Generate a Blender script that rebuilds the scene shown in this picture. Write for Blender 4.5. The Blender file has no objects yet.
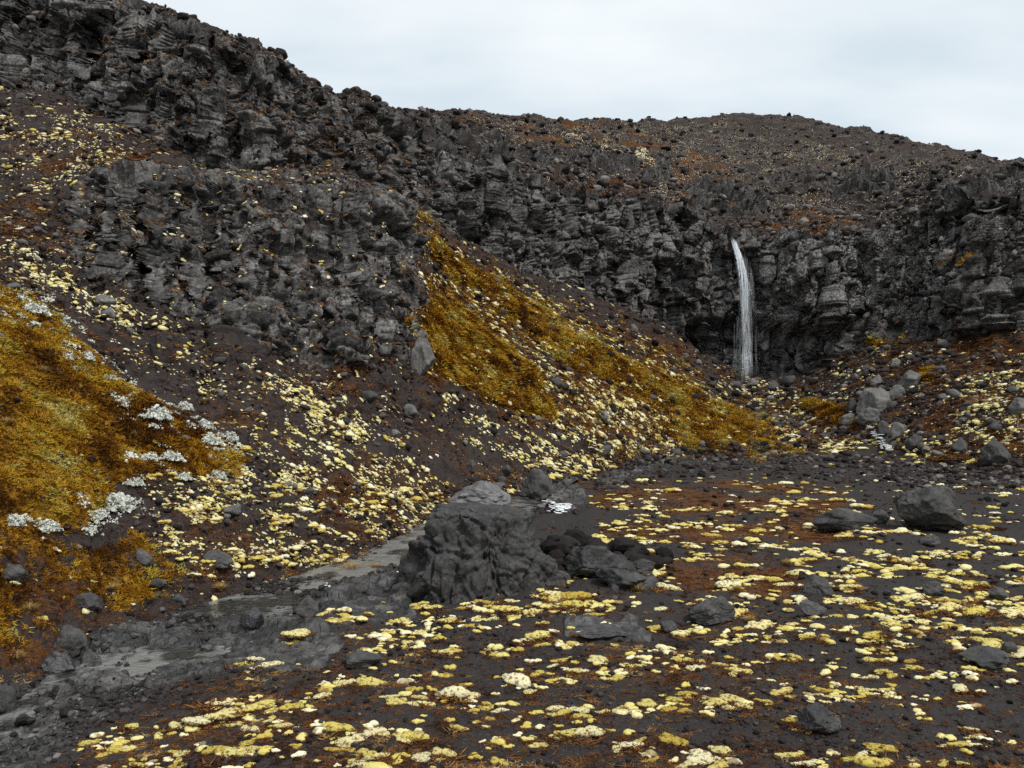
import bpy, bmesh, math, random
import numpy as np
from mathutils import Vector, Matrix

rng = np.random.default_rng(7)
random.seed(7)
scene = bpy.context.scene
col = scene.collection
F = 768.0            # focal length in pixels of the survey photograph
CZ = 5.0             # camera height above the gravel flat
f32 = np.float32

# ------------------------------------------------------------------ noise
def hash3(ix, iy, iz, seed):
    h = (ix.astype(np.int64) * 374761393 + iy.astype(np.int64) * 668265263 + iz.astype(np.int64) * 2147483647 + seed * 974634777) & 0xFFFFFFFF
    h = ((h ^ (h >> 13)) * 1274126177) & 0xFFFFFFFF
    h = ((h ^ (h >> 16)) * 2246822519) & 0xFFFFFFFF
    return (h ^ (h >> 15)) & 0xFFFFFFFF

def rnd(h, k):
    h = ((h + k * 0x9E3779B9) * 2654435761) & 0xFFFFFFFF
    h = ((h ^ (h >> 15)) * 2246822519) & 0xFFFFFFFF
    return ((h ^ (h >> 13)) & 0xFFFFFF).astype(f32) / f32(0xFFFFFF)

def perlin(p, seed=0):
    i = np.floor(p).astype(np.int64); f = (p - i).astype(f32)
    u = f * f * f * (f * (f * 6 - 15) + 10)
    out = np.zeros(len(p), f32)
    for dx in (0, 1):
        wx = u[:, 0] if dx else 1 - u[:, 0]
        for dy in (0, 1):
            wy = u[:, 1] if dy else 1 - u[:, 1]
            for dz in (0, 1):
                wz = u[:, 2] if dz else 1 - u[:, 2]
                h = hash3(i[:, 0] + dx, i[:, 1] + dy, i[:, 2] + dz, seed)
                g = (((h & 1023).astype(f32) / 511.5 - 1) * (f[:, 0] - dx) + (((h >> 10) & 1023).astype(f32) / 511.5 - 1) * (f[:, 1] - dy)
                     + (((h >> 20) & 1023).astype(f32) / 511.5 - 1) * (f[:, 2] - dz))
                out += wx * wy * wz * g
    return out * 1.3

def fbm(p, octs=4, seed=0, gain=.5, lac=2.03):
    a, s, out = 1.0, 1.0, 0
    for k in range(octs):
        out = out + a * perlin(p * s, seed + k * 17); a *= gain; s *= lac
    return out

def ridged(p, octs=4, seed=0):
    a, s, out = 1.0, 1.0, 0
    for k in range(octs):
        out = out + a * (1 - 2 * np.abs(perlin(p * s, seed + k * 17))); a *= .5; s *= 2.1
    return out * .5

def cells(p, seed=0, boxy=False):
    b = np.floor(p - .5).astype(np.int64)
    n = len(p)
    f1 = np.full(n, 9, f32); f2 = np.full(n, 9, f32)
    hid = np.zeros(n, np.int64); dl = np.zeros((n, 3), f32); hid2 = np.zeros(n, np.int64); dl2 = np.zeros((n, 3), f32)
    for dx in (0, 1):
        for dy in (0, 1):
            for dz in (0, 1):
                c = b + np.array([dx, dy, dz])
                h = hash3(c[:, 0], c[:, 1], c[:, 2], seed)
                ctr = np.stack([c[:, k] + .5 + (rnd(h, k + 1) - .5) * .8 for k in range(3)], 1)
                d = (p - ctr).astype(f32)
                r = np.sqrt((d * d).sum(1)) if not boxy else ((d * d) ** 2).sum(1) ** f32(.25)
                m = r < f1
                m2 = ~m & (r < f2)
                hid2 = np.where(m, hid, np.where(m2, h, hid2)); dl2 = np.where(m[:, None], dl, np.where(m2[:, None], d, dl2))
                f2 = np.where(m, f1, np.minimum(f2, r)); f1 = np.where(m, r, f1)
                hid = np.where(m, h, hid); dl = np.where(m[:, None], d, dl)
    return f1, f2, hid, dl, hid2, dl2

def sstep(a, b, x):
    t = np.clip((x - a) / (b - a), 0, 1)
    return t * t * (3 - 2 * t)

def blocks(p, size, seed, tilt=.75, crack=.55, cw=.14, boxy=False):
    """fractured rock: every cell is a tilted facet of its own, with a crack between cells"""
    size = np.asarray(size, f32)
    q = p / size
    w = np.stack([perlin(q * .9 + 31.7 * k, seed + 5 + k) for k in range(3)], 1)
    f1, f2, h, d, h2, d2 = cells(q + w * (.3 if boxy else .45), seed, boxy)
    fac = lambda h, d: (rnd(h, 4) - .5) + ((rnd(h, 5) - .5) * d[:, 0] + (rnd(h, 6) - .5) * d[:, 1] + (rnd(h, 7) - .5) * d[:, 2]) * 2 * tilt
    t = .5 + .5 * sstep(0, .22, f2 - f1)
    v = fac(h, d) * t + fac(h2, d2) * (1 - t)
    e = 1 - sstep(0, cw, f2 - f1)
    return v - e * crack, rnd(h, 8), e

# ------------------------------------------------------------------ objects
def tag(o, label=None, cat=None, group=None, kind=None):
    if label: o['label'] = label
    if cat: o['category'] = cat
    if group: o['group'] = group
    if kind: o['kind'] = kind
    return o

def mesh_np(name, v, f, mat, smooth=True, attrs=None, vattrs=None):
    """v (n,3); f (m,3) or (m,4)"""
    me = bpy.data.meshes.new(name)
    v = np.ascontiguousarray(v, f32); f = np.ascontiguousarray(f, np.int32)
    k = f.shape[1]
    me.vertices.add(len(v)); me.vertices.foreach_set('co', v.ravel())
    me.loops.add(f.size); me.loops.foreach_set('vertex_index', f.ravel())
    me.polygons.add(len(f))
    me.polygons.foreach_set('loop_start', np.arange(0, f.size, k, dtype=np.int32))
    me.polygons.foreach_set('loop_total', np.full(len(f), k, np.int32))
    me.polygons.foreach_set('use_smooth', np.full(len(f), smooth))
    me.update(calc_edges=True)
    for n, a in (attrs or {}).items():
        at = me.attributes.new(n, 'FLOAT', 'POINT'); at.data.foreach_set('value', np.ascontiguousarray(a, f32).ravel())
    for n, a in (vattrs or {}).items():
        at = me.attributes.new(n, 'FLOAT_COLOR', 'POINT'); at.data.foreach_set('color', np.ascontiguousarray(a, f32).ravel())
    if mat: me.materials.append(mat)
    return me

def link(name, me, parent=None):
    o = bpy.data.objects.new(name, me); col.objects.link(o)
    if parent: o.parent = parent
    return o

_ico = {}
def ico(sub):
    if sub not in _ico:
        bm = bmesh.new(); bmesh.ops.create_icosphere(bm, subdivisions=sub, radius=1)
        bm.verts.ensure_lookup_table()
        v = np.array([x.co[:] for x in bm.verts], f32); f = np.array([[q.index for q in x.verts] for x in bm.faces], np.int32)
        bm.free(); _ico[sub] = (v, f)
    return _ico[sub]

# ------------------------------------------------------------------ materials
class NT:
    def __init__(s, name):
        s.m = bpy.data.materials.new(name); s.m.use_nodes = True
        s.t = s.m.node_tree; s.t.nodes.clear()
        s.out = s.n('ShaderNodeOutputMaterial')
    def n(s, t, **kw):
        x = s.t.nodes.new(t)
        for k, v in kw.items(): setattr(x, k, v)
        return x
    def l(s, a, b): s.t.links.new(a, b)
    def put(s, sock, v):
        if isinstance(v, bpy.types.NodeSocket): s.l(v, sock)
        elif isinstance(v, tuple) and len(v) == 3 and sock.type == 'RGBA': sock.default_value = (*v, 1)
        else: sock.default_value = v
    def attr(s, name, out='Fac'): return s.n('ShaderNodeAttribute', attribute_name=name).outputs[out]
    def pos(s): return s.n('ShaderNodeNewGeometry').outputs['Position']
    def objco(s): return s.n('ShaderNodeTexCoord').outputs['Object']
    def noise(s, co, scale, det=4, rough=.55, dist=0):
        x = s.n('ShaderNodeTexNoise'); s.put(x.inputs['Vector'], co)
        x.inputs['Scale'].default_value = scale; x.inputs['Detail'].default_value = det; x.inputs['Roughness'].default_value = rough
        x.inputs['Distortion'].default_value = dist
        return x.outputs['Fac']
    def voro(s, co, scale, feat='F1', out='Distance', rnd=1):
        x = s.n('ShaderNodeTexVoronoi', feature=feat); s.put(x.inputs['Vector'], co); x.inputs['Scale'].default_value = scale
        return x.outputs[out]
    def ramp(s, fac, pts, interp='LINEAR'):
        x = s.n('ShaderNodeValToRGB'); s.put(x.inputs['Fac'], fac); r = x.color_ramp; r.interpolation = interp
        while len(r.elements) < len(pts): r.elements.new(.5)
        for e, (p, c) in zip(r.elements, pts):
            e.position = p; e.color = (*c, 1) if isinstance(c, tuple) else (c, c, c, 1)
        return x.outputs['Color']
    def mr(s, v, a, b, c=0, d=1, smooth=True):
        x = s.n('ShaderNodeMapRange', interpolation_type='SMOOTHSTEP' if smooth else 'LINEAR')
        s.put(x.inputs['Value'], v); s.put(x.inputs['From Min'], a); s.put(x.inputs['From Max'], b)
        s.put(x.inputs['To Min'], c); s.put(x.inputs['To Max'], d)
        return x.outputs['Result']
    def math(s, op, a, b=0, clamp=False):
        x = s.n('ShaderNodeMath', operation=op, use_clamp=clamp); s.put(x.inputs[0], a); s.put(x.inputs[1], b); return x.outputs[0]
    def mix(s, fac, a, b, blend='MIX'):
        x = s.n('ShaderNodeMix', data_type='RGBA', blend_type=blend)
        s.put(x.inputs['Factor'], fac); s.put(x.inputs['A'], a) if False else None
        s.put(x.inputs[6], a); s.put(x.inputs[7], b); return x.outputs[2]
    def bump(s, h, strength=.5, dist=.1, nrm=None):
        x = s.n('ShaderNodeBump'); s.put(x.inputs['Height'], h); s.put(x.inputs['Strength'], strength); s.put(x.inputs['Distance'], dist)
        if nrm is not None: s.l(nrm, x.inputs['Normal'])
        return x.outputs['Normal']
    def bsdf(s, color, rough=.9, spec=.3, nrm=None, **kw):
        x = s.n('ShaderNodeBsdfPrincipled')
        s.put(x.inputs['Base Color'], color); s.put(x.inputs['Roughness'], rough); s.put(x.inputs['Specular IOR Level'], spec)
        if nrm is not None: s.l(nrm, x.inputs['Normal'])
        for k, v in kw.items(): s.put(x.inputs[k.replace('_', ' ')], v)
        s.l(x.outputs[0], s.out.inputs['Surface']); return x

def mat_terrain():
    s = NT('volcanic_terrain'); P = s.pos()
    rock, scree, gold = (s.attr('rock'), s.attr('scree'), s.attr('gold'))
    red, wet, fleck, tone, pale = s.attr('red'), s.attr('wet'), s.attr('fleck'), s.attr('tone'), s.attr('pale')
    n1 = s.noise(P, .9, 6, .6); n2 = s.noise(P, 5, 5, .65); n3 = s.noise(P, 22, 4, .7); n4 = s.noise(P, 70, 3, .7)
    # black gravel
    g = s.ramp(n4, [(.25, (.008, .0075, .0075)), (.48, (.022, .020, .020)), (.66, (.065, .059, .055)), (.8, (.20, .185, .17))])
    g = s.mix(s.mr(n1, .35, .7), g, (.030, .024, .021), 'MIX')
    g = s.mix(.55, g, s.ramp(n3, [(.3, (.010, .009, .009)), (.58, (.034, .030, .029)), (.76, (.11, .098, .09))]))
    # scree: brown-maroon cinders
    sc = s.ramp(n3, [(.25, (.011, .0085, .008)), (.5, (.029, .0215, .0195)), (.66, (.060, .044, .039)), (.8, (.17, .14, .125))])
    c = s.mix(scree, g, sc)
    # rock
    rk = s.ramp(n2, [(.25, (.018, .018, .0185)), (.48, (.045, .0445, .045)), (.63, (.083, .081, .079)), (.79, (.17, .165, .158))])
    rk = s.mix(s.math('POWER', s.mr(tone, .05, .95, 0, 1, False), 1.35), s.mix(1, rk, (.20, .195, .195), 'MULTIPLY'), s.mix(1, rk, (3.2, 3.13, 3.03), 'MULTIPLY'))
    rk = s.mix(s.mr(s.math('MULTIPLY', n1, n3), .24, .36, 0, .5), rk, (.040, .026, .018))
    mv = s.n('ShaderNodeMapping'); mv.inputs['Scale'].default_value = (1, 1, .16); s.l(P, mv.inputs[0]); st = s.noise(mv.outputs[0], 1.5, 4, .6)
    rk = s.mix(s.mr(st, .54, .66, 0, .5), rk, (.15, .146, .14)); rk = s.mix(s.mr(st, .47, .38, 0, .8), rk, (.014, .0135, .013))
    rk = s.mix(s.math('MULTIPLY', pale, s.mr(n2, .47, .66), True), rk, (.23, .22, .205))
    c = s.mix(s.mr(s.math('ADD', rock, s.math('MULTIPLY', s.math('SUBTRACT', n2, .5), .9)), .35, .6), c, rk)
    # rust creeping plants
    rc = s.ramp(n3, [(.28, (.020, .009, .005)), (.5, (.065, .026, .009)), (.66, (.14, .06, .016)), (.82, (.26, .15, .06))])
    c = s.mix(s.mr(s.math('ADD', red, s.math('MULTIPLY', s.math('SUBTRACT', n2, .5), 1.3)), .45, .75), c, rc)
    # gold moss
    gc = s.ramp(s.math('ADD', s.math('MULTIPLY', n1, .5), s.math('MULTIPLY', n3, .5)), [(.32, (.05, .022, .003)), (.45, (.15, .065, .005)), (.55, (.28, .14, .010)), (.68, (.36, .25, .045))])
    c = s.mix(s.mr(s.math('ADD', gold, s.math('MULTIPLY', s.math('SUBTRACT', n2, .5), 1.2)), .42, .66), c, gc)
    # far flecks of yellow moss
    v = s.voro(P, 4.2)
    fl = s.mr(s.math('ADD', s.math('SUBTRACT', s.math('MULTIPLY', fleck, .55), v), s.math('MULTIPLY', s.math('SUBTRACT', n3, .5), .5)), -.02, .06)
    c = s.mix(fl, c, s.ramp(n2, [(.3, (.46, .38, .17)), (.7, (.60, .56, .42))]))
    c = s.mix(s.math('MULTIPLY', wet, .26), c, (.018, .018, .020))
    mv2 = s.n('ShaderNodeMapping'); mv2.inputs['Scale'].default_value = (1, 1, .4); s.l(P, mv2.inputs[0])
    rough = s.mr(wet, 0, 1, .93, .24, False)
    fc = s.voro(mv2.outputs[0], 2.4, 'DISTANCE_TO_EDGE'); fc2 = s.voro(P, 9, 'F1')
    h = s.math('ADD', s.math('ADD', s.math('MULTIPLY', n2, .14), s.math('MULTIPLY', s.math('MULTIPLY', s.mr(fc, 0, .06), rock), .16)), s.math('ADD', s.math('ADD', s.math('MULTIPLY', n3, .10), s.math('MULTIPLY', fc2, -.10)), s.math('MULTIPLY', n4, .035)))
    nr = s.bump(h, .8, .22)
    s.bsdf(c, rough, s.mr(wet, 0, 1, .18, .5, False), nr)
    return s.m

def mat_rock(name, a, b, c, wetness=0., scale=1., crk=.06):
    s = NT(name); P = s.objco()
    r = s.n('ShaderNodeObjectInfo').outputs['Random']
    mp = s.n('ShaderNodeVectorMath', operation='ADD'); s.put(mp.inputs[0], P)
    cb = s.n('ShaderNodeCombineXYZ'); s.put(cb.inputs[0], s.math('MULTIPLY', r, 60)); s.put(cb.inputs[1], s.math('MULTIPLY', r, 37)); s.l(cb.outputs[0], mp.inputs[1])
    P = mp.outputs[0]
    n1 = s.noise(P, 1.6 * scale, 6, .6); n2 = s.noise(P, 8 * scale, 6, .65); n3 = s.noise(P, 40 * scale, 3, .7)
    wp = s.n('ShaderNodeVectorMath', operation='ADD'); s.l(P, wp.inputs[0]); wn = s.n('ShaderNodeTexNoise'); s.l(P, wn.inputs['Vector']); wn.inputs['Scale'].default_value = 2.5; s.l(wn.outputs['Color'], wp.inputs[1]); cr = s.voro(wp.outputs[0], 2.2 * scale, 'DISTANCE_TO_EDGE')
    cc = s.ramp(s.math('ADD', s.math('MULTIPLY', n1, .5), s.math('MULTIPLY', n2, .5)), [(.32, a), (.5, b), (.68, c)])
    cc = s.mix(s.mr(n3, .6, .8, 0, .45), cc, tuple(min(.4, 1.9 * x) for x in c))
    cc = s.mix(s.mr(n1, .58, .72, 0, .35), cc, (.05, .034, .024))
    cc = s.mix(s.mr(r, 0, 1, 0, .35, False), cc, s.mix(1, cc, (1.7, 1.66, 1.62), 'MULTIPLY'))
    h = s.math('ADD', s.math('MULTIPLY', n2, .22), s.math('ADD', s.math('MULTIPLY', n3, .06), s.math('MULTIPLY', s.mr(cr, 0, .05), crk)))
    s.bsdf(cc, .85 - .5 * wetness, .25 + .25 * wetness, s.bump(h, .7, .16))
    return s.m

def mat_tint(name, pts, bumpscale=30, bumpd=.03, rough=.95, source='attr', co='pos', mottling=None, trans=0.):
    """colour from the per-clump tint attribute (or the per-object random) through a ramp"""
    s = NT(name); P = s.pos() if co == 'pos' else s.objco()
    t = s.attr('tint') if source == 'attr' else s.n('ShaderNodeObjectInfo').outputs['Random']
    n = s.noise(P, bumpscale, 3, .7); n0 = s.noise(P, bumpscale * .2, 3, .6)
    t2 = s.math('ADD', t, s.math('MULTIPLY', s.math('SUBTRACT', n, .5), .35))
    c = s.ramp(t2, pts)
    if mottling: c = s.mix(s.mr(n0, mottling[0], mottling[0] + .12, 0, mottling[1]), c, mottling[2])
    b = s.bsdf(c, rough, .1, s.bump(n, .8, bumpd))
    if trans:
        b.inputs['Subsurface Weight'].default_value = 0
    return s.m

M = {}
M['terrain'] = mat_terrain()
M['boulder'] = mat_rock('grey_lava_rock', (.020, .020, .021), (.050, .049, .049), (.10, .097, .093))
M['pale_boulder'] = mat_rock('pale_lava_rock', (.05, .049, .048), (.10, .098, .095), (.19, .185, .175))
M['mound'] = mat_rock('dark_ropy_lava', (.014, .014, .0145), (.034, .0335, .0335), (.085, .082, .079), .15, 1.2, .08)
M['wet_rock'] = mat_rock('wet_lava_rock', (.012, .012, .013), (.03, .03, .032), (.06, .06, .062), .8)
M['wet_slab'] = mat_rock('pale_wet_lava', (.05, .05, .052), (.11, .11, .112), (.20, .20, .20), .7)
M['scree'] = mat_tint('loose_scree', [(0, (.010, .009, .009)), (.35, (.026, .022, .021)), (.6, (.048, .038, .035)), (.85, (.085, .075, .07)), (1, (.20, .18, .165))], 14, .05)
M['cobble'] = mat_tint('wet_cobble', [(0, (.010, .010, .010)), (.4, (.030, .029, .029)), (.7, (.06, .058, .056)), (1, (.15, .145, .135))], 14, .03, rough=.38)
YEL = [(0, (.44, .32, .06)), (.2, (.58, .48, .11)), (.5, (.66, .57, .20)), (.8, (.71, .64, .32)), (1, (.75, .70, .45))]
M['moss'] = mat_tint('yellow_cushion_moss', YEL, 22, .03, source='obj', co='obj', mottling=(.50, .85, (.17, .075, .02)))
YELF = [(p, (r * .98, g * .99, b * 1.12)) for p, (r, g, b) in YEL]
M['moss_far'] = mat_tint('yellow_moss_flecks', YELF, 14, .05, mottling=(.53, .75, (.16, .075, .02)))
M['rust'] = mat_tint('rust_creepers', [(0, (.025, .010, .006)), (.3, (.075, .026, .010)), (.55, (.17, .068, .018)), (.8, (.29, .155, .05)), (1, (.42, .30, .14))], 20, .03)
M['gold'] = mat_tint('golden_moss', [(0, (.05, .018, .003)), (.25, (.15, .060, .006)), (.5, (.33, .160, .010)), (.7, (.42, .275, .028)), (.85, (.26, .245, .05)), (1, (.56, .45, .17))], 12, .04)
M['lichen'] = mat_tint('white_lichen', [(0, (.26, .27, .22)), (.5, (.50, .52, .46)), (1, (.70, .71, .65))], 30, .03)
M['straw'] = mat_tint('straw_tussock', [(0, (.16, .08, .02)), (.5, (.36, .23, .08)), (1, (.52, .40, .20))], 20, .02)

# ------------------------------------------------------------------ terrain: survey lines (px, py, distance)
def zline(pts): return [(p, 384 + (CZ - z) * F / d, d) for p, d, z in pts]
def yz(pts): return [(p, y, (CZ - z) * F / (y - 384)) for p, y, z in pts]
def plus(line, dd, dy=0): return [(p, y + dy, d + dd) for p, y, d in line]

L = {}
L['feet'] = zline([(-250, 1.2, 3.2), (1274, 1.2, 3.3)])
L['knee'] = zline([(-250, 4.5, 1.2), (0, 4.5, 1.4), (1274, 4.5, 1.6)])
L['bottom'] = zline([(-250, 7.5, -.2), (0, 9.4, 0), (1274, 9.4, 0.1)])
L['edge'] = zline([(-250, 8.5, -.5)]) + yz([(0, 745, -.5), (60, 708, -.4), (120, 692, -.35), (200, 668, -.3), (260, 645, -.25), (330, 612, -.2), (385, 590, -.2),
        (440, 560, -.2), (520, 525, -.15), (560, 514, -.1), (585, 478, 0), (640, 466, .1), (700, 458, .2), (760, 462, .1), (800, 463, .05), (870, 463, 0),
        (940, 471, 0), (1024, 486, 0), (1274, 530, 0)])
L['stream'] = zline([(-250, 9.2, -.72)]) + yz([(0, 722, -.7), (60, 685, -.68), (120, 655, -.64), (200, 632, -.62), (260, 608, -.60), (330, 585, -.58), (385, 562, -.56), (440, 540, -.6),
        (520, 516, -.7), (560, 505, -.7)]) + zline([(600, 46, -1.), (640, 51, -1.), (700, 55, -.9), (760, 55, -.7), (800, 54, -.3), (870, 53, 0), (940, 46, -.05), (1024, 39.5, 0.1), (1274, 28, .1)])
L['base'] = zline([(-250, 10.2, -.6)]) + yz([(0, 690, -.45), (60, 655, -.45), (120, 627, -.45), (200, 604, -.45), (260, 588, -.45), (330, 565, -.45), (385, 545, -.45), (440, 520, -.7), (520, 498, -.7),
        (560, 491, -.65)]) + zline([(600, 48.5, -.6), (640, 53.5, -.6), (700, 57.5, -.4), (760, 58, -.1), (800, 57, 0), (870, 56, .9), (940, 47.5, .2), (1024, 40.8, .35), (1274, 29.5, .3)])
L['bank'] = [(-250, 130, 20.5), (0, 300, 24.5), (60, 337, 24.7), (120, 376, 25), (200, 422, 25.3), (260, 455, 26), (330, 480, 28.2), (385, 490, 31), (440, 490, 35), (520, 468, 41.5),
        (600, 445, 51), (680, 442, 58.8), (740, 442, 60.5), (800, 440, 60), (870, 420, 58), (940, 440, 50), (1024, 455, 43.5), (1274, 480, 32)]
L['gully'] = [(-250, 110, 23.5), (0, 284, 27.5), (60, 322, 27.7), (120, 360, 28), (200, 405, 28), (260, 430, 28.4), (330, 440, 31), (385, 440, 34), (440, 430, 38.5), (520, 430, 45),
        (600, 425, 53), (680, 430, 60), (740, 434, 62.5), (800, 432, 61.5), (870, 405, 60), (940, 420, 52), (1024, 435, 45.5), (1274, 460, 34.5)]
L['foot'] = [(-250, 80, 30), (0, 240, 31), (60, 250, 32), (120, 285, 32.5), (200, 325, 33), (260, 350, 34), (330, 364, 36), (385, 360, 39), (420, 352, 41), (436, 350, 43), (460, 345, 47), (520, 380, 50),
        (600, 400, 55), (680, 415, 62), (740, 425, 64.5), (800, 420, 64), (870, 390, 62), (940, 395, 55), (1024, 410, 48), (1274, 430, 38)]
L['brow'] = [(-250, 60, 40), (0, 205, 38), (60, 205, 38), (100, 188, 37.5), (150, 172, 38), (200, 176, 40), (260, 184, 42.5), (330, 180, 46), (385, 196, 49.5), (415, 222, 50), (436, 258, 52), (460, 290, 55), (520, 320, 58),
        (600, 345, 64), (680, 375, 69), (740, 402, 71), (800, 400, 69), (870, 370, 66), (940, 370, 60), (1024, 372, 54), (1274, 360, 44)]
L['cliff_foot'] = [(-250, 0, 54), (0, 80, 57), (60, 92, 56.5), (120, 128, 55), (200, 165, 53), (260, 170, 53), (330, 163, 56), (400, 195, 60), (460, 240, 65), (520, 268, 69), (600, 297, 75.5), (660, 322, 78), (700, 350, 79),
        (740, 378, 78.5), (800, 376, 75), (870, 345, 70), (940, 340, 65), (1024, 330, 59.5), (1274, 290, 50)]
L['cliff_top'] = [(-250, -95, 59), (0, -20, 61), (100, -5, 60.5), (150, 6, 60), (200, 22, 59), (240, 35, 58), (270, 52, 58), (300, 74, 59), (340, 96, 61.5), (380, 110, 64.5), (410, 128, 67), (460, 160, 70), (510, 180, 74), (545, 187, 77),
        (600, 194, 81), (650, 201, 83), (696, 222, 83.5), (730, 238, 83), (790, 240, 80), (865, 230, 75), (917, 218, 71), (940, 203, 69), (970, 196, 67), (1024, 205, 64), (1274, 200, 55)]
L['shelf'] = [(-250, -60, 75), (0, -5, 76), (150, 18, 74), (240, 48, 72), (300, 88, 73), (340, 106, 74), (380, 112, 77), (410, 122, 79), (440, 138, 81), (520, 165, 86), (600, 178, 92), (680, 200, 95), (740, 214, 97), (800, 214, 95), (870, 210, 92),
        (940, 190, 80), (1024, 193, 75), (1274, 200, 66)]
L['rise'] = [(-250, -20, 100), (0, 30, 95), (240, 75, 92), (340, 112, 94), (380, 113, 98), (440, 125, 101), (520, 142, 108), (600, 151, 118), (680, 166, 125), (740, 180, 125), (800, 180, 120), (870, 178, 115), (940, 173, 105), (1024, 178, 98), (1274, 205, 85)]
L['crest'] = [(-250, 30, 120), (0, 60, 116), (240, 100, 112), (340, 118, 112), (380, 113, 116), (400, 110, 120), (450, 110, 126), (500, 113, 134), (560, 119, 144), (600, 121, 150), (650, 121, 160), (700, 115, 170), (740, 113, 175), (780, 115, 174), (850, 127, 165), (900, 137, 158), (950, 149, 150),
        (1024, 164, 140), (1274, 225, 112)]
L['beyond'] = [(p, y + 45, d + 70) for p, y, d in L['crest']]
ORDER = ['feet', 'knee', 'bottom', 'edge', 'stream', 'base', 'bank', 'gully', 'foot', 'brow', 'cliff_foot', 'cliff_top', 'shelf', 'rise', 'crest', 'beyond']
NROW = [12, 14, 300, 84, 64, 130, 26, 90, 190, 140, 200, 90, 110, 110, 16]

px = np.concatenate([np.arange(-330, -200, 9), np.arange(-200, -22, 4), np.arange(-20, 1045, 1.15), np.arange(1048, 1224, 4), np.arange(1230, 1400, 9)]).astype(np.float64)
NC = len(px)
def gsm(a, sig):
    k = int(3 * sig); w = np.exp(-.5 * (np.arange(-k, k + 1) / sig) ** 2); w /= w.sum()
    return np.convolve(np.pad(a, k, mode='edge'), w, 'valid')
knot = {}
fine = np.arange(-400, 1481, 1.0)
def wave(x, wl, sd): return perlin(np.stack([x / wl, np.full_like(x, .37), np.full_like(x, 7.1 + sd)], 1), sd).astype(np.float64)
# buttresses and gullies: the walls step in and out along their length
ribs = 1.9 * wave(fine, 46, 501) + 1.3 * (1 - 2 * np.abs(wave(fine, 24, 502))) + .55 * wave(fine, 9, 503)
RIB = {'foot': .8, 'brow': .7, 'cliff_foot': 1.0, 'cliff_top': .9}
for n in ORDER:
    pts = sorted(L[n]); P0 = np.array(pts)
    ys = gsm(np.interp(fine, P0[:, 0], P0[:, 1]), 9); ds = gsm(np.interp(fine, P0[:, 0], P0[:, 2]), 9)
    if n in RIB:
        on = RIB[n] * (1 - sstep(405, 425, fine) if n in ('foot', 'brow') else np.where(fine > 430, 1., .8))
        ds = ds - on * (ribs - .4); ys = ys + (5 * wave(fine, 30, 510 + len(n)) + 3 * wave(fine, 11, 520 + len(n))) * (on > .1) * (.6 if n == 'cliff_top' else 1)
    knot[n] = (np.interp(px, fine, ys), np.interp(px, fine, ds))
rows_d, rows_z, rows_seg, rows_t = [], [], [], []
for k in range(len(ORDER) - 1):
    y0, d0 = knot[ORDER[k]]; y1, d1 = knot[ORDER[k + 1]]
    z0 = CZ - (y0 - 384) / F * d0; z1 = CZ - (y1 - 384) / F * d1
    n = NROW[k]
    for j in range(n + (1 if k == len(ORDER) - 2 else 0)):
        t = j / n
        d = 1 / ((1 - t) / d0 + t / d1) if k < 4 else d0 + (d1 - d0) * t
        tt = (d - d0) / np.where(np.abs(d1 - d0) < 1e-6, 1e-6, d1 - d0)
        rows_d.append(d); rows_z.append(z0 + (z1 - z0) * tt); rows_seg.append(k); rows_t.append(t)
D = np.array(rows_d); Z = np.array(rows_z); SEG = np.array(rows_seg); T = np.array(rows_t)
NR = len(D)
# soften the breaks of slope a little
def blur_rows(a, n):
    for _ in range(n):
        b = a.copy(); b[1:-1] = (a[:-2] + 2 * a[1:-1] + a[2:]) / 4; a = b
    return a
D = blur_rows(D, 2); Z = blur_rows(Z, 2)
U = (px - 512) / F
X = D * U[None, :]
PX = np.broadcast_to(px[None, :], D.shape)
PY = 384 - (Z - CZ) / D * F
P = np.stack([X, D, Z], -1)

def grid_normals(P):
    a = np.gradient(P, axis=1); b = np.gradient(P, axis=0)
    n = np.cross(a, b); n /= np.linalg.norm(n, axis=-1, keepdims=True) + 1e-9
    return n
N = grid_normals(P)
pf = P.reshape(-1, 3).astype(f32); nf = N.reshape(-1, 3).astype(f32)
nzs = blur_rows(N[..., 2], 160).ravel()
pxf, pyf, df = PX.ravel(), PY.ravel(), D.ravel()
seg = np.repeat(SEG, NC); tf = np.repeat(T, NC)

# ------------------------------------------------------------------ masks
jit = np.stack([fbm(pf / np.maximum(df, 8)[:, None] * 9, 3, 3), fbm(pf / np.maximum(df, 8)[:, None] * 9, 3, 91)], 1)
qx = pxf + jit[:, 0] * 16; qy = pyf + jit[:, 1] * 11
def poly(pts, soft=6):
    """soft inside test of a polygon drawn on the survey photograph"""
    pts = np.array(pts, float); n = len(pts)
    ins = np.zeros(len(qx), bool); dist = np.full(len(qx), 1e9)
    for i in range(n):
        x0, y0 = pts[i]; x1, y1 = pts[(i + 1) % n]
        c = ((y0 > qy) != (y1 > qy)) & (qx < (x1 - x0) * (qy - y0) / (y1 - y0 + 1e-9) + x0)
        ins ^= c
        dx, dy = x1 - x0, y1 - y0
        t = np.clip(((qx - x0) * dx + (qy - y0) * dy) / (dx * dx + dy * dy + 1e-9), 0, 1)
        dist = np.minimum(dist, np.hypot(qx - x0 - t * dx, qy - y0 - t * dy))
    sd = np.where(ins, dist, -dist)
    return sstep(-soft, soft, sd)
def seg_between(a, b): return (seg >= ORDER.index(a)) & (seg < ORDER.index(b))

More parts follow.
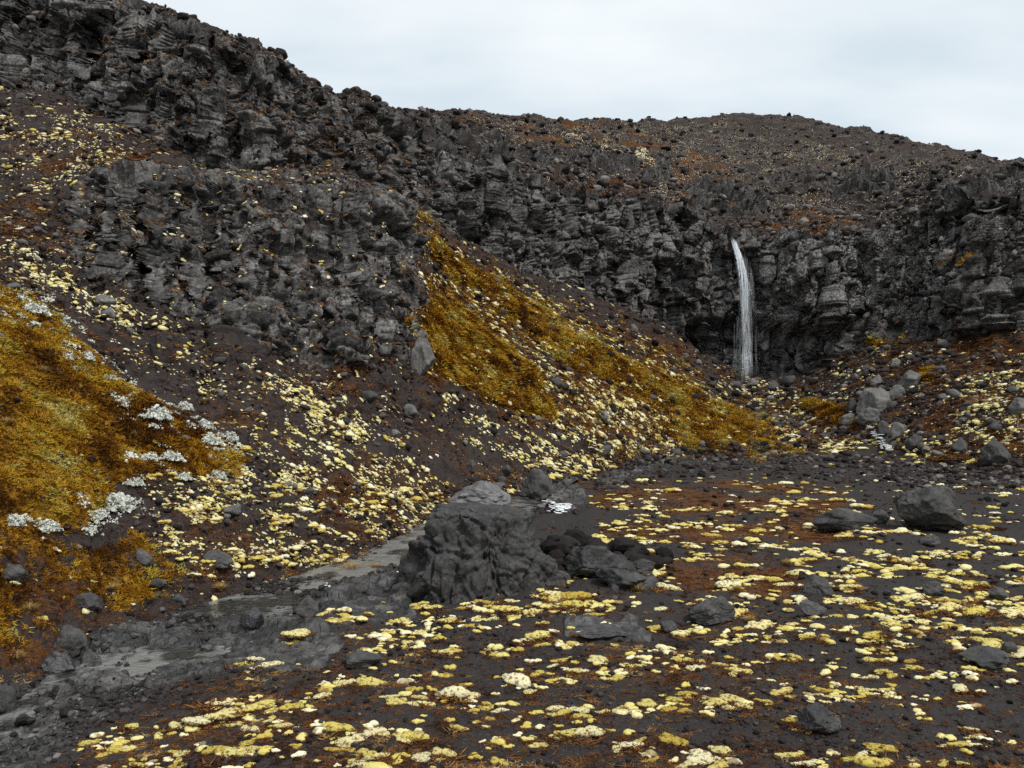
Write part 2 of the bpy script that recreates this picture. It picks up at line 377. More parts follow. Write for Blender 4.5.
big = fbm(pf / 9, 4, 11); mid = fbm(pf / 2.5, 4, 21); mid2 = fbm(pf / np.array([5, 3, 3], f32), 4, 33)
rock = np.zeros(len(pf)); 
m = seg_between('cliff_foot', 'cliff_top')
rock[m] = np.minimum(1, sstep(0, .08, tf[m]) + .4)
m = seg_between('foot', 'brow'); w = 1 - sstep(418, 440, qx); wl = sstep(40, 100, qx)
rock[m] = np.maximum(rock[m], (w * wl)[m])
m = seg_between('brow', 'cliff_foot')
up = w * (sstep(-.25, .35, big + .25 * mid) * .55 + .32 * sstep(150, 260, qx)) * (1 - .8 * poly([(-30, 100), (110, 120), (180, 160), (120, 185), (70, 215), (-30, 215)], 12))
up = np.maximum(up, w * wl * sstep(.34, .06, tf + .12 * mid))
rock[m] = np.maximum(rock[m], up[m])
m = seg_between('cliff_top', 'crest')
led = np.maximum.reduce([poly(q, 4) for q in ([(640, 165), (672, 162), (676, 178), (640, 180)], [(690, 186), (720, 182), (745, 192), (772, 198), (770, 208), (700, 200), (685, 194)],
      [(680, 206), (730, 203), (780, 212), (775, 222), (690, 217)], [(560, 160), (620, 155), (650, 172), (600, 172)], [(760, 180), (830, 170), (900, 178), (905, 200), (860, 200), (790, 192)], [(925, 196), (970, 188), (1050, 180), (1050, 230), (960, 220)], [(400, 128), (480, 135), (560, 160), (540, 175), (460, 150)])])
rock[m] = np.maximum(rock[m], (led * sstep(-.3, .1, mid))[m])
rock[m] = np.maximum(rock[m], (sstep(.12, 0, tf) * (seg == ORDER.index('cliff_top')))[m])
# right wall breaks down into rubble
rub = poly([(965, 215), (1060, 200), (1400, 200), (1400, 300), (1060, 290), (985, 285)], 12) * (seg == ORDER.index('cliff_foot'))
rock = rock * (1 - .55 * rub)
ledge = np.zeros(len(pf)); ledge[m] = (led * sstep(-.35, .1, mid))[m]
bed = np.maximum.reduce([poly(q, 6) for q in ([(0, 735), (60, 690), (90, 650), (150, 632), (200, 640), (250, 618), (330, 612), (345, 640), (320, 672), (220, 672), (150, 690), (60, 700), (40, 768), (0, 800)],
      [(300, 610), (345, 585), (400, 575), (410, 610), (340, 625)], [(560, 610), (640, 622), (650, 640), (560, 632)], [(595, 478), (650, 463), (690, 460), (650, 472), (600, 488)],
      [(590, 565), (640, 572), (660, 585), (615, 592)], [(520, 478), (570, 475), (590, 500), (530, 512)])])
bed = sstep(.25, .6, bed + .5 * fbm(pf / .8, 3, 143) * (bed > .02) * (bed < .98)) * (seg <= ORDER.index('base'))
scree = np.where(seg_between('base', 'cliff_foot'), .85, 0.) + np.where(seg_between('cliff_top', 'beyond') | (seg >= ORDER.index('shelf')), .55, 0.)
scree = np.clip(scree + .5 * mid, 0, 1) * (scree > 0)
gold = np.maximum.reduce([
    poly([(-330, 130), (-60, 265), (0, 288), (60, 330), (130, 378), (205, 425), (240, 455), (225, 470), (120, 470), (95, 520), (60, 528), (-10, 525), (-330, 560)], 10) * 1.0,
    poly([(-330, 560), (0, 520), (60, 540), (90, 570), (60, 620), (-10, 690), (-330, 800)], 10) * .62,
    poly([(60, 545), (140, 525), (190, 570), (130, 620), (60, 640)], 14) * .56,
    poly([(385, 190), (480, 250), (640, 335), (760, 415), (805, 455), (640, 462), (560, 425), (430, 382), (405, 310)], 12) * .20,
    poly([(408, 318), (425, 298), (455, 300), (490, 335), (540, 378), (560, 412), (500, 400), (440, 375), (415, 345)], 8) * 1.,
    poly([(385, 190), (430, 232), (470, 262), (540, 300), (600, 335), (640, 370), (620, 395), (560, 360), (500, 320), (440, 265)], 8) * .68,
    poly([(600, 345), (640, 362), (700, 395), (760, 420), (800, 455), (740, 460), (690, 430), (620, 395)], 10) * .62,
    poly([(640, 418), (720, 430), (790, 455), (760, 465), (690, 455)], 8) * .8,
    poly([(790, 395), (850, 408), (860, 425), (830, 425), (800, 410)], 6) * .7,
    poly([(945, 258), (985, 255), (980, 266), (948, 266)], 3) * .9, poly([(865, 338), (905, 336), (900, 346), (870, 346)], 3) * .9, poly([(920, 372), (935, 372), (930, 384), (922, 384)], 3)])
gold0 = np.clip(gold, 0, 1) * (1 - rock)
gold = sstep(.20, .74, gold * .82 + .50 * mid * (gold > .02)) * np.clip(gold * 1.5, 0, 1) * (1 - rock * .9)
red = np.maximum.reduce([poly([(640, 550), (740, 540), (800, 560), (790, 605), (680, 610)], 25) * .6, poly([(580, 480), (850, 480), (850, 540), (700, 560), (600, 540)], 20) * .66, poly([(-20, 520), (120, 530), (230, 560), (230, 600), (100, 640), (-20, 690)], 14) * .5,
    poly([(300, 620), (660, 600), (1260, 620), (1260, 780), (60, 780)], 20) * .27, poly([(0, 520), (400, 450), (500, 480), (380, 545), (100, 620), (0, 640)], 20) * .45,
    poly([(640, 200), (700, 190), (740, 205), (860, 218), (870, 230), (800, 236), (720, 215)], 6) * .85, poly([(500, 170), (640, 180), (640, 200), (540, 190)], 6) * .6,
    poly([(650, 130), (560, 120), (640, 170), (720, 190), (760, 190), (700, 150)], 12) * .55, poly([(400, 112), (600, 122), (640, 160), (480, 140)], 8) * .5,
    poly([(860, 320), (1260, 330), (1260, 470), (960, 460), (900, 420)], 14) * .5, poly([(300, 360), (420, 370), (520, 440), (560, 480), (430, 480)], 15) * .35,
    poly([(0, 120), (120, 130), (180, 165), (120, 190), (0, 250)], 12) * .55, poly([(400, 190), (520, 280), (700, 350), (800, 440), (600, 440), (420, 400)], 15) * .62, poly([(640, 330), (800, 380), (860, 420), (820, 450), (740, 420)], 15) * .5, seg_between('base', 'cliff_foot') * .32, (seg >= ORDER.index('cliff_top')) * .32])
red = np.clip(red * (1 + 1.2 * mid2), 0, 1) * (1 - rock * .85)
pale = np.clip(poly([(760, 240), (930, 225), (960, 260), (920, 330), (840, 310), (760, 300)], 20) * 1. + poly([(600, 190), (720, 230), (725, 300), (640, 270)], 18) * .45 + poly([(130, 50), (200, 60), (205, 115), (140, 120)], 14) * .45 + .16, 0, 1) * (rock > .3)
fleck = np.maximum.reduce([poly([(0, 110), (110, 115), (130, 150), (70, 190), (0, 180)], 12) * .5, poly([(40, 245), (150, 330), (200, 380), (140, 370), (0, 270)], 8) * .45,
    poly([(540, 125), (650, 148), (690, 180), (600, 155)], 8) * .75, poly([(450, 110), (720, 120), (900, 150), (1040, 190), (1040, 230), (800, 230), (560, 180)], 12) * .40])
fleck = np.maximum(fleck, .27 * (seg >= ORDER.index('cliff_top')))
fleck = np.clip(fleck * (1 + mid), 0, 1) * (1 - rock * .7)
strm = poly([(0, 768), (0, 700), (60, 660), (120, 632), (200, 615), (260, 590), (330, 570), (400, 548), (430, 560), (400, 580), (330, 605), (260, 640), (160, 690), (60, 740)], 8) * (seg <= ORDER.index('base'))
fallw = poly([(712, 235), (768, 235), (785, 385), (705, 385)], 14) * rock
wet = np.clip(np.maximum.reduce([bed * .75, strm * .8, fallw * .6, np.where(rock > .5, .12, 0)]) + .25 * mid * (bed > .1), 0, 1)

# ------------------------------------------------------------------ displacement
disp = np.zeros(len(pf)); tone = np.full(len(pf), .5)
# facets finer than the sheet can carry are faded out
sp = np.maximum(np.linalg.norm(np.gradient(P, axis=1), axis=-1), np.linalg.norm(np.gradient(P, axis=0), axis=-1)).ravel()
def carry(size, i): return np.clip(size / (5.0 * sp[i]), 0, 1) ** 1.3
far = np.clip(df / 60, .25, 1.5)
i = np.where(rock > .03)[0]; q = pf[i]; s = np.where(df[i] < 47, .75, 1.)[:, None]
rz_ = np.array([[.8, -.6, 0], [.6, .8, 0], [0, 0, 1]]) @ np.array([[1, 0, 0], [0, .985, -.17], [0, .17, .985]])
qq = ((q / s) @ rz_).astype(f32)
b1, t1, e1 = blocks(qq, (4.0, 4.0, 7.0), 101, .40, .30, .09, True); b2, t2, e2 = blocks(qq, (1.7, 1.7, 3.2), 102, .45, .45, .10, True); c2, ct, ce = blocks(qq, (1.25, 1.25, 5.0), 107, .35, .55, .12, True)
wall_ = ((seg[i] == ORDER.index('cliff_foot')) * sstep(440, 560, pxf[i]))
b2 = b2 * (1 - wall_) + 1.15 * c2 * wall_; t2 = t2 * (1 - wall_) + ct * wall_
b3, t3, e3 = blocks(qq, (.8, .8, 1.3), 103, .5, .5, .12, True); b4, t4, e4 = blocks(qq, (.34, .34, .42), 104, .6, .5, .16, True)
strata = fbm(np.stack([q[:, 0] * .05, q[:, 1] * .05, q[:, 2] * .75], 1), 3, 61)
dv = s[:, 0] * (b1 * 2.3 * carry(3, i) + b2 * 1.25 * carry(1.6, i) + b3 * .38 * carry(.75, i) + b4 * .09 * carry(.34, i) + strata * .05 + .15 * fbm(q / 3, 2, 71) * carry(2, i))
disp[i] += dv * rock[i] * (1 - .62 * sstep(.52, .80, nzs[i]) * (seg[i] < ORDER.index('cliff_top')))
tone[i] = np.clip(.5 + 1.15 * (.45 * t2 + .38 * t3 + .25 * t4 - .54) + .25 * fbm(q / 5, 3, 72), 0, 1)
# scree, shelf and upper hill
i = np.where(rock < .97)[0]; q = pf[i]; k = (1 - rock[i]); hs = (seg[i] >= ORDER.index('base')) & (pxf[i] > -9999)
r2, _, _ = blocks(q, (1.3, 1.3, 1.0), 111); r3, _, _ = blocks(q, (.5, .5, .45), 112)
up = seg[i] >= ORDER.index('cliff_top')
hil = fbm(q / 6, 4, 45) * np.where(up, 1.3, .5) + (r2 * .22 * carry(1.2, i) + r3 * .13 * carry(.5, i)) * np.where(up, 1.7, 1.)
disp[i] += k * hs * hil * np.where(df[i] < 26, .75, 1)
i = np.where(gold > .25)[0]; q = pf[i]
disp[i] += gold[i] * (.22 * fbm(q / 1.1, 4, 47) + .10 * ridged(q / .45, 3, 48)) * np.clip(df[i] / 28, .8, 2)
disp += ledge * (.85 + .7 * mid); tone = np.where(seg >= ORDER.index('cliff_top'), tone * .55, tone)  # rock above the cliff darker, shadow of the ledge bands painted into its tone
# gravel flat
i = np.where(seg <= ORDER.index('base'))[0]; q = pf[i]
fl = fbm(q / np.array([4.5, 2.2, 2], f32), 4, 51) * .24 + fbm(q / .7, 3, 52) * .035 + fbm(q / .2, 2, 53) * .012
rp, tr, er = blocks(q, (1.0, .62, 1.2), 121, .5, .35, .16); rp2, _, _ = blocks(q, (.36, .24, .5), 122, .5, .4, .2)
wr = q + np.stack([perlin(q * 1.1 + 5 * k_, 140 + k_) for k_ in range(3)], 1) * .35
rope = .15 * rp * carry(.8, i) + .06 * rp2 * carry(.3, i) + .025 * ridged(wr / np.array([1.9, .6, .8], f32), 2, 123)
disp[i] += fl * np.where(df[i] < 8, .4, 1) + bed[i] * (rope * np.clip(df[i] / 16, 1, 3) + .06)
tone[i] = np.where(bed[i] > .2, np.clip(.18 + .55 * tr - .3 * er, 0, 1), tone[i])
rock = np.maximum(rock, bed * .9)
tone = np.where(rock > .02, tone, .5)
N2 = nf * (1 - rock * (seg > ORDER.index('base')) * np.where(seg >= ORDER.index('cliff_top'), 0, .75) * sstep(.80, .50, nzs))[:, None] ** np.array([0, 0, 1]); N2 /= np.linalg.norm(N2, axis=1)[:, None] + 1e-6
Pd = pf + N2 * disp[:, None]
# overhang where the fall has undercut the wall
cave = poly([(690, 330), (760, 318), (850, 330), (850, 372), (760, 385), (690, 372)], 10) * (seg == ORDER.index('cliff_foot'))
Pd[:, 1] += cave * 3.0
# notch of the lip
ND = grid_normals(Pd.reshape(NR, NC, 3)).reshape(-1, 3)
print('terrain', NR, NC)

# ------------------------------------------------------------------ build the terrain sheets
idx = np.arange(NR * NC).reshape(NR, NC)
quads = np.stack([idx[:-1, :-1], idx[:-1, 1:], idx[1:, 1:], idx[1:, :-1]], -1).reshape(-1, 4)
fseg = seg[quads[:, 0]]; fx = pxf[quads[:, 0]]
which = np.zeros(len(quads), int)
which[fseg >= ORDER.index('base')] = 1
which[(fseg >= ORDER.index('foot')) & (fseg < ORDER.index('cliff_foot')) & (fx < 436) & (rock[quads[:, 0]] > .5)] = 4
which[fseg == ORDER.index('cliff_foot')] = 2
which[fseg >= ORDER.index('cliff_top')] = 3
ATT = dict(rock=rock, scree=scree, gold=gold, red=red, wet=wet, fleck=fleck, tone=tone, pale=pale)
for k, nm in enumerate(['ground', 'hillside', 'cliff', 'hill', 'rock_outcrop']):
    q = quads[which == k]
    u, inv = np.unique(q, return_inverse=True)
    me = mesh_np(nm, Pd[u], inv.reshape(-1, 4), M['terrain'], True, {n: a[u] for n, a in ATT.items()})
    tag(link(nm, me), kind='structure')
# plain round the hills out to the horizon
a = np.linspace(0, 2 * np.pi, 97)[:-1]
v = [(0, 0, -6)]; 
for r in (60, 260, 900, 3000): v += [(r * math.cos(t), r * math.sin(t), -6 - (r > 900) * 3) for t in a]
bm = bmesh.new(); vs = [bm.verts.new(p) for p in v]; n = 96
for j in range(n):
    bm.faces.new((vs[0], vs[1 + j], vs[1 + (j + 1) % n]))
    for r in range(3):
        o = 1 + r * n
        bm.faces.new((vs[o + j], vs[o + n + j], vs[o + n + (j + 1) % n], vs[o + (j + 1) % n]))
me = bpy.data.meshes.new('plain'); bm.to_mesh(me); bm.free(); me.materials.append(M['terrain'])
tag(link('plain', me), kind='structure')

# depth picture of the terrain for placing things on it
VX = np.round(512 + Pd[:, 0] / Pd[:, 1] * F).astype(int); VY = np.round(384 - (Pd[:, 2] - CZ) / Pd[:, 1] * F).astype(int)
inside = (VX >= -10) & (VX < 1034) & (VY >= -10) & (VY < 800) & (Pd[:, 1] > 3)
ii = np.where(inside)[0]; ii = ii[np.argsort(-Pd[ii, 1])]
ZB = np.full((812, 1046), -1); 
for oy in (0, 1):
    for ox in (0, 1):
        pass
ZB[VY[ii] + 10, VX[ii] + 10] = ii
ZD = np.where(ZB >= 0, Pd[ZB, 1], 1e9)
def at(x, y):
    """terrain vertex seen at a spot of the survey photograph"""
    x = int(min(max(x, -8), 1030)); y = int(min(max(y, -8), 798))
    w = ZD[y + 8:y + 13, x + 8:x + 13]; b = ZB[y + 8:y + 13, x + 8:x + 13]
    k = np.argmin(w); j = b.ravel()[k]
    return Pd[j].astype(float), ND[j].astype(float), j
visible = np.zeros(len(Pd), bool)
vv = np.where(inside)[0]
mn = np.minimum.reduce([np.roll(np.roll(ZD, a, 0), b, 1) for a in (-1, 0, 1) for b in (-1, 0, 1)])
visible[vv] = Pd[vv, 1] < mn[VY[vv] + 10, VX[vv] + 10] * 1.02 + .3

# ------------------------------------------------------------------ loose things on the terrain
def rock_shape(sub, seed, flat=.8, cuts=16, rough=.05, ax=(1, 1, 1)):
    """a broken stone: a ball cut by random planes, then roughened; unit half-width, base near z = -0.35"""
    r = np.random.default_rng(seed)
    v, f = ico(sub); n = r.normal(size=(cuts, 3)); n /= np.linalg.norm(n, axis=1)[:, None]
    k = r.uniform(.62, 1.0, cuts)
    dt = v @ n.T
    rad = np.min(np.where(dt > .05, k / np.maximum(dt, .05), 9), axis=1); rad = np.minimum(rad, 1.15)
    p = v * rad[:, None]
    nn = fbm(p * 1.6 + seed * 7.3, 3, seed) * .10
    if sub > 2:
        b, _, e = blocks(p + seed * 3.1, (.62, .62, .5), seed + 3, crack=.35); b2, _, e2 = blocks(p + seed, (.27, .27, .22), seed + 4, crack=.4)
        nn = nn + b * .13 + b2 * .035 + fbm(p * 9, 3, seed + 1) * rough * .3
    p = p * (1 + nn[:, None])
    p = p * np.array(ax) * np.array([1, 1, flat])
    p[:, 2] -= p[:, 2].min(); w = np.abs(p[:, :2]).max(); p = p / w
    return p.astype(f32), f

def merge(name, protos, pos, yaw, size, tint, mat, which, nrm=None, tilt=0., smooth=True, sq=None):
    """many small copies as ONE mesh (loose ground cover)"""
    V, Fc, Tn = [], [], []; off = 0
    for k, (v, f) in enumerate(protos):
        m = np.where(which == k)[0]
        if not len(m): continue
        c, s = np.cos(yaw[m]), np.sin(yaw[m])
        sz = size[m][:, None]
        vv = np.broadcast_to(v[None], (len(m), len(v), 3))
        ax = np.ones((len(m), 3)) if sq is None else sq[m]
        vx, vy, vz = (vv[..., j] * (sz * ax[:, j:j + 1]) for j in range(3))
        x = vx * c[:, None] - vy * s[:, None]; y = vx * s[:, None] + vy * c[:, None]; z = vz
        if nrm is not None:
            nn = nrm[m] * tilt + np.array([0, 0, 1 - tilt]); nn[:, 2] = np.maximum(nn[:, 2], .3); nn = nn / np.linalg.norm(nn, axis=1)[:, None]
            wx, wy, c_ = -nn[:, 1:2], nn[:, 0:1], nn[:, 2:3]      # turn upright onto the slope
            ux, uy, uz = wy * z, -wx * z, wx * y - wy * x
            x, y, z = x + ux + wy * uz / (1 + c_), y + uy - wx * uz / (1 + c_), z + uz + (wx * uy - wy * ux) / (1 + c_)
        w = np.stack([x, y, z], -1) + pos[m][:, None, :]
        V.append(w.reshape(-1, 3)); Fc.append((f[None] + (off + np.arange(len(m)) * len(v))[:, None, None]).reshape(-1, f.shape[1]))
        Tn.append(np.repeat(tint[m], len(v))); off += len(m) * len(v)
    me = mesh_np(name, np.concatenate(V), np.concatenate(Fc), mat, smooth, {'tint': np.concatenate(Tn)})
    return link(name, me)

core = (pxf > -60) & (pxf < 1085)
def pick(prob, n, r=rng):
    p = np.cumsum(prob.astype(float)); n = min(int(n * p[-1] / max(1e-9, (prob * core).sum())), 2 * n)
    return np.searchsorted(p, r.random(n) * p[-1])

SLOPE = seg >= ORDER.index('base')
FLAT = (seg <= ORDER.index('base')) & (df > 7)
infr = ((pxf > -205) & (pxf < 1228)) * np.where((pxf > -21) & (pxf < 1046), 1., 3.4)
steep = np.clip(ND[:, 2], 0, 1)

# ---- scree and gravel (nobody could count it)
stones = [rock_shape(1, 900 + k, .75, 10) for k in range(10)] + [rock_shape(2, 930 + k, .75, 12) for k in range(10)]
H = seg >= ORDER.index('cliff_top')
led_ = seg_between('brow', 'cliff_foot')
pr = infr * np.where(H, 1.5, np.where(SLOPE, 1.0, 0)) * (1 - gold * .85) * np.where(rock > .6, np.where(steep > .4, 1.4, .03), 1) * (seg < ORDER.index('crest')) * np.clip(.6 + .9 * mid, .05, 2)
rim = np.maximum(poly([(590, 484), (650, 460), (720, 450), (850, 456), (850, 476), (690, 474), (610, 494)], 6), poly([(830, 462), (900, 464), (1040, 482), (1040, 494), (930, 494), (850, 482)], 6)) * (df > 25)
pr = pr + infr * FLAT * rim * 5
j = pick(pr, 96000)
size = np.clip(.036 * (1 - rng.random(len(j))) ** -.5, 0, .26) * np.where(H[j], 1.7, 1.1) * np.clip(df[j] / 45, .45, 1.5)
merge('scree', stones, Pd[j] - np.array([0, 0, .3]) * size[:, None], rng.random(len(j)) * 6.28, size, np.clip(np.where(rng.random(len(j)) < np.where(H[j], .24, .1), rng.uniform(.75, 1, len(j)), rng.normal(.45, .25, len(j))), 0, 1), M['scree'], rng.integers(0, 10, len(j)) + 10 * (size / df[j] * F > 1.8), nf[j], .6, False, np.stack([np.ones(len(j)), rng.uniform(.6, 1, len(j)), rng.uniform(.6, 1.1, len(j))], 1))
tag(bpy.data.objects['scree'], kind='stuff')
pr = infr * FLAT * np.clip(.5 + 1.5 * mid, .08, 2) * np.where(strm > .4, 2.2, 1) * (bed < .4) * (df < 40)
j = pick(pr, 30000)
size = np.clip(.011 * (1 - rng.random(len(j))) ** -.5, 0, .075) * np.clip(df[j] / 16, .7, 2)
merge('gravel', stones, Pd[j] - np.array([0, 0, .3]) * size[:, None], rng.random(len(j)) * 6.28, size, np.clip(rng.normal(.40, .2, len(j)), 0, 1), M['scree'], rng.integers(0, 10, len(j)) + 10 * (size / df[j] * F > 1.8), None, 0, False)
tag(bpy.data.objects['gravel'], kind='stuff')

pr = infr * strm * (1 + 2 * np.clip(mid, 0, 1)) * np.where(bed > .5, .35, 1)
j = pick(pr, 1500)
size = np.clip(.022 * (1 - rng.random(len(j))) ** -.5, 0, .12)
merge('cobbles', stones, Pd[j] - np.array([0, 0, .35]) * size[:, None], rng.random(len(j)) * 6.28, size, np.clip(rng.normal(.5, .25, len(j)), 0, 1), M['cobble'], rng.integers(10, 20, len(j)), None, 0, False)
tag(bpy.data.objects['cobbles'], kind='stuff')

# ---- golden moss and rust creepers: tufts of fine blades
def blade_tuft(seed, n, w, spread, up):
    r = np.random.default_rng(seed); V, Fc = [], []
    for k in range(n):
        a = r.random() * 6.28; b = np.array([math.cos(a), math.sin(a), 0]) * r.random() ** .5 * spread
        d = np.array([r.normal() * .55, r.normal() * .55, up * r.uniform(.6, 1.2)]); s = np.cross(d, [r.normal(), r.normal(), .3]); s *= w / (np.linalg.norm(s) + 1e-6)
        V += [b - s, b + s, b + d * .6 + s * .5, b + d + r.normal(size=3) * .08]; o = 4 * k
        Fc += [[o, o + 1, o + 2], [o, o + 2, o + 3]]
    return np.array(V, f32), np.array(Fc, np.int32)
def puff(seed, sub=1, lobes=5, h=.55):
    """a little mat of moss: some low round lumps run together"""
    r = np.random.default_rng(seed); V, Fc = [], []; o = 0; v, f = ico(sub)
    for k in range(lobes):
        a = r.random() * 6.28; c = np.array([math.cos(a), math.sin(a), 0]) * r.random() ** .6 * .7
        s = r.uniform(.28, .6); p = v * (1 + .22 * perlin(v * 2.1 + k * 9 + seed, seed))[:, None] * np.array([s, s, s * h]) + c
        V.append(p); Fc.append(f + o); o += len(v)
    return np.concatenate(V).astype(f32), np.concatenate(Fc)
tufts = [blade_tuft(40 + k, 16, .10, .65, .55) for k in range(6)]
pr = infr * (gold + .13 * gold0) * (seg < ORDER.index('shelf'))
j = pick(pr, 40000)
patch = fbm(Pd[j].astype(f32) / 1.6, 3, 77) * .55 + fbm(Pd[j].astype(f32) / .5, 2, 78) * .25
size = rng.uniform(.09, .19, len(j)) * np.clip(df[j] / 22, .8, 2.2)
merge('golden_moss', tufts, Pd[j], rng.random(len(j)) * 6.28, size, np.clip(.45 + 1.25 * patch + .25 * big[j] + .05 * (df[j] > 35) - .05 + rng.normal(0, .13, len(j)), 0, 1), M['gold'], rng.integers(0, 6, len(j)), nf[j], .7, False)
tag(bpy.data.objects['golden_moss'], kind='stuff')
pr = infr * (red * .8 + .05 * FLAT + .45 * rock * SLOPE * sstep(.55, .72, steep) * (pxf < 440)) ** 1.3 * (seg < ORDER.index('crest')) * (bed < .3) * (strm < .5)
j = pick(pr, 38000)
patch = fbm(Pd[j].astype(f32) / 1.2, 3, 79) * .5
size = rng.uniform(.05, .11, len(j)) * np.clip(df[j] / 18, .8, 2.8)
merge('rust_creepers', [blade_tuft(60 + k, 26, .06, .9, .30) for k in range(6)], Pd[j], rng.random(len(j)) * 6.28, size, np.clip(.42 + patch + rng.normal(0, .16, len(j)), 0, 1), M['rust'], rng.integers(0, 6, len(j)), nf[j], .6, False, np.stack([np.full(len(j), 1.5), np.ones(len(j)), np.full(len(j), .8)], 1))
tag(bpy.data.objects['rust_creepers'], kind='stuff')

# ---- yellow moss
def cushion(seed, sub, lobes, width=.42):
    """a moss mat: many small soft lumps grown together along a drift, unit half-length"""
    r = np.random.default_rng(seed); V, Fc = [], []; o = 0; v, f = ico(sub)
    pl = []
    for k in range(lobes):
        s = r.uniform(.5, 1.0) * .52 / max(1, lobes) ** .36
        if not pl: x = y = 0.
        else:
            jx, jy, js_ = pl[int(len(pl) * r.random() ** .7)]; a = r.normal() * .5 + (math.pi if r.random() < .35 else 0); g = (s + js_) * r.uniform(.45, .72)
            x = jx + math.cos(a) * g; y = jy + math.sin(a) * g * width / .5
        pl.append((x, y, s))
    for x, y, s in pl:
        p = v * (1 + .22 * fbm(v * 1.4 + seed * 3 + x * 5, 2, seed) + .16 * fbm(v * 3.6 + seed + x, 2, seed + 1))[:, None]
        p = p * np.array([s * r.uniform(1, 1.5), s * r.uniform(.75, 1), s * r.uniform(.42, .75)]) + np.array([x, y, .02])
        V.append(p); Fc.append(f + o); o += len(v)
    V = np.concatenate(V); V[:, 0] -= (V[:, 0].max() + V[:, 0].min()) / 2; w = np.abs(V[:, 0]).max(); V = V / w
    V[:, 2] = np.maximum(V[:, 2], -.16)
    return V.astype(f32), np.concatenate(Fc)
dens = np.maximum.reduce([poly(q, sft) * a for q, a, sft in [
    ([(255, 362), (330, 395), (400, 440), (452, 488), (420, 512), (340, 482), (280, 430)], 1.0, 8), ([(150, 470), (250, 440), (430, 500), (410, 545), (300, 565), (170, 550)], .6, 10), ([(240, 350), (330, 380), (450, 480), (430, 540), (160, 540), (200, 430)], .18, 20),
    ([(185, 540), (245, 540), (245, 575), (190, 570)], .5, 8),
    ([(428, 380), (520, 420), (610, 466), (560, 478), (480, 445)], 1., 6), ([(540, 370), (640, 400), (770, 450), (760, 462), (640, 462), (560, 430)], .75, 10), ([(385, 190), (480, 260), (640, 340), (800, 440), (780, 460), (560, 440), (420, 370)], .36, 12),
    ([(10, 240), (60, 268), (150, 330), (235, 398), (215, 402), (130, 348), (40, 288)], .9, 5), ([(0, 100), (120, 112), (140, 160), (80, 190), (0, 200)], .24, 10), ([(100, 180), (420, 190), (420, 330), (260, 300), (100, 240)], .14, 15),
    ([(960, 370), (1260, 360), (1260, 475), (950, 440)], .55, 12), ([(870, 435), (960, 440), (960, 470), (880, 465)], .25, 8), ([(815, 432), (885, 448), (870, 462), (810, 458)], .7, 5), ([(700, 370), (800, 400), (820, 430), (740, 420)], .3, 8),
    ([(590, 485), (870, 478), (870, 560), (720, 560), (600, 545)], .85, 8), ([(760, 545), (1260, 500), (1260, 700), (900, 690), (760, 650), (700, 600)], .9, 12), ([(860, 480), (1260, 490), (1260, 520), (900, 520)], .45, 8),
    ([(395, 600), (560, 560), (660, 560), (640, 600), (470, 640), (390, 630)], 1., 6), ([(560, 540), (650, 520), (680, 580), (600, 590)], .7, 6), ([(300, 615), (700, 600), (760, 660), (700, 768), (300, 768)], .26, 14), ([(320, 605), (440, 595), (440, 650), (330, 640)], .8, 8), ([(60, 768), (120, 712), (300, 680), (460, 700), (400, 768)], .5, 10),
    ([(230, 655), (380, 640), (380, 690), (230, 690)], .35, 8), ([(660, 640), (1260, 640), (1260, 700), (700, 720)], .65, 14), ([(500, 700), (1260, 690), (1260, 768), (500, 768)], .15, 10)]])
clus = fbm(pf / np.array([1.5, .8, .8], f32), 3, 205) + .6 * fbm(pf / np.array([.5, .3, .3], f32), 2, 207)
pr = dens * infr * np.clip(.08 + 1.8 * clus, 0, 2) * np.where(rock < .75, 1, .3 * (bed > .3)) * (seg < ORDER.index('cliff_foot')) * (strm < .4)
prF = pr * FLAT / np.maximum(df, 8) ** .3
jf = pick(prF, 6800)
# keep cushions from piling up
keep = []; grid = {}
for q in jf:
    x, y, _ = Pd[q]; kx, ky = int(x / .5), int(y / .5); ok = True
    for a in (-1, 0, 1):
        for b in (-1, 0, 1):
            for (u, v_) in grid.get((kx + a, ky + b), ()):
                if ((u - x) / .20) ** 2 + ((v_ - y) / .11) ** 2 < 1: ok = False
    if ok: keep.append(q); grid.setdefault((kx, ky), []).append((x, y))
jf = np.array(keep)
hw = np.clip(rng.lognormal(-2.25, .5, len(jf)), .045, .30) * np.clip(df[jf] / 14, .95, 1.25)
shown = hw / df[jf]
order = np.argsort(-shown * (np.abs(pxf[jf] - 512) < 525) * (pyf[jf] < 772))
print('cushions', len(jf))
near, rest = order[:300], order[300:]
NV = 32
protoN = [mesh_np('moss_cushion', *cushion(300 + k, 3, [5, 7, 10, 14, 18, 24, 30, 40][k % 8], .5), M['moss']) for k in range(NV)]
def zone(x, y):
    if y > 700:
        return 'along the bottom edge left of centre' if x < 400 else 'on bare gravel along the bottom edge' if x < 700 else 'among rust stems at the bottom right'
    if x < 330: return 'beside the wet stream bedrock'
    if x < 470 and y > 590: return 'at the left foot of the ropy lava mound'
    if x < 690 and y < 605: return 'on the rubble right of the ropy lava mound'
    if x < 690: return 'on dark gravel in front of the lava mound'
    if y < 560: return 'on the far gravel near the big boulder'
    if x < 860: return 'between the low grey rocks at centre right'
    return 'on the gravel below the big boulder'
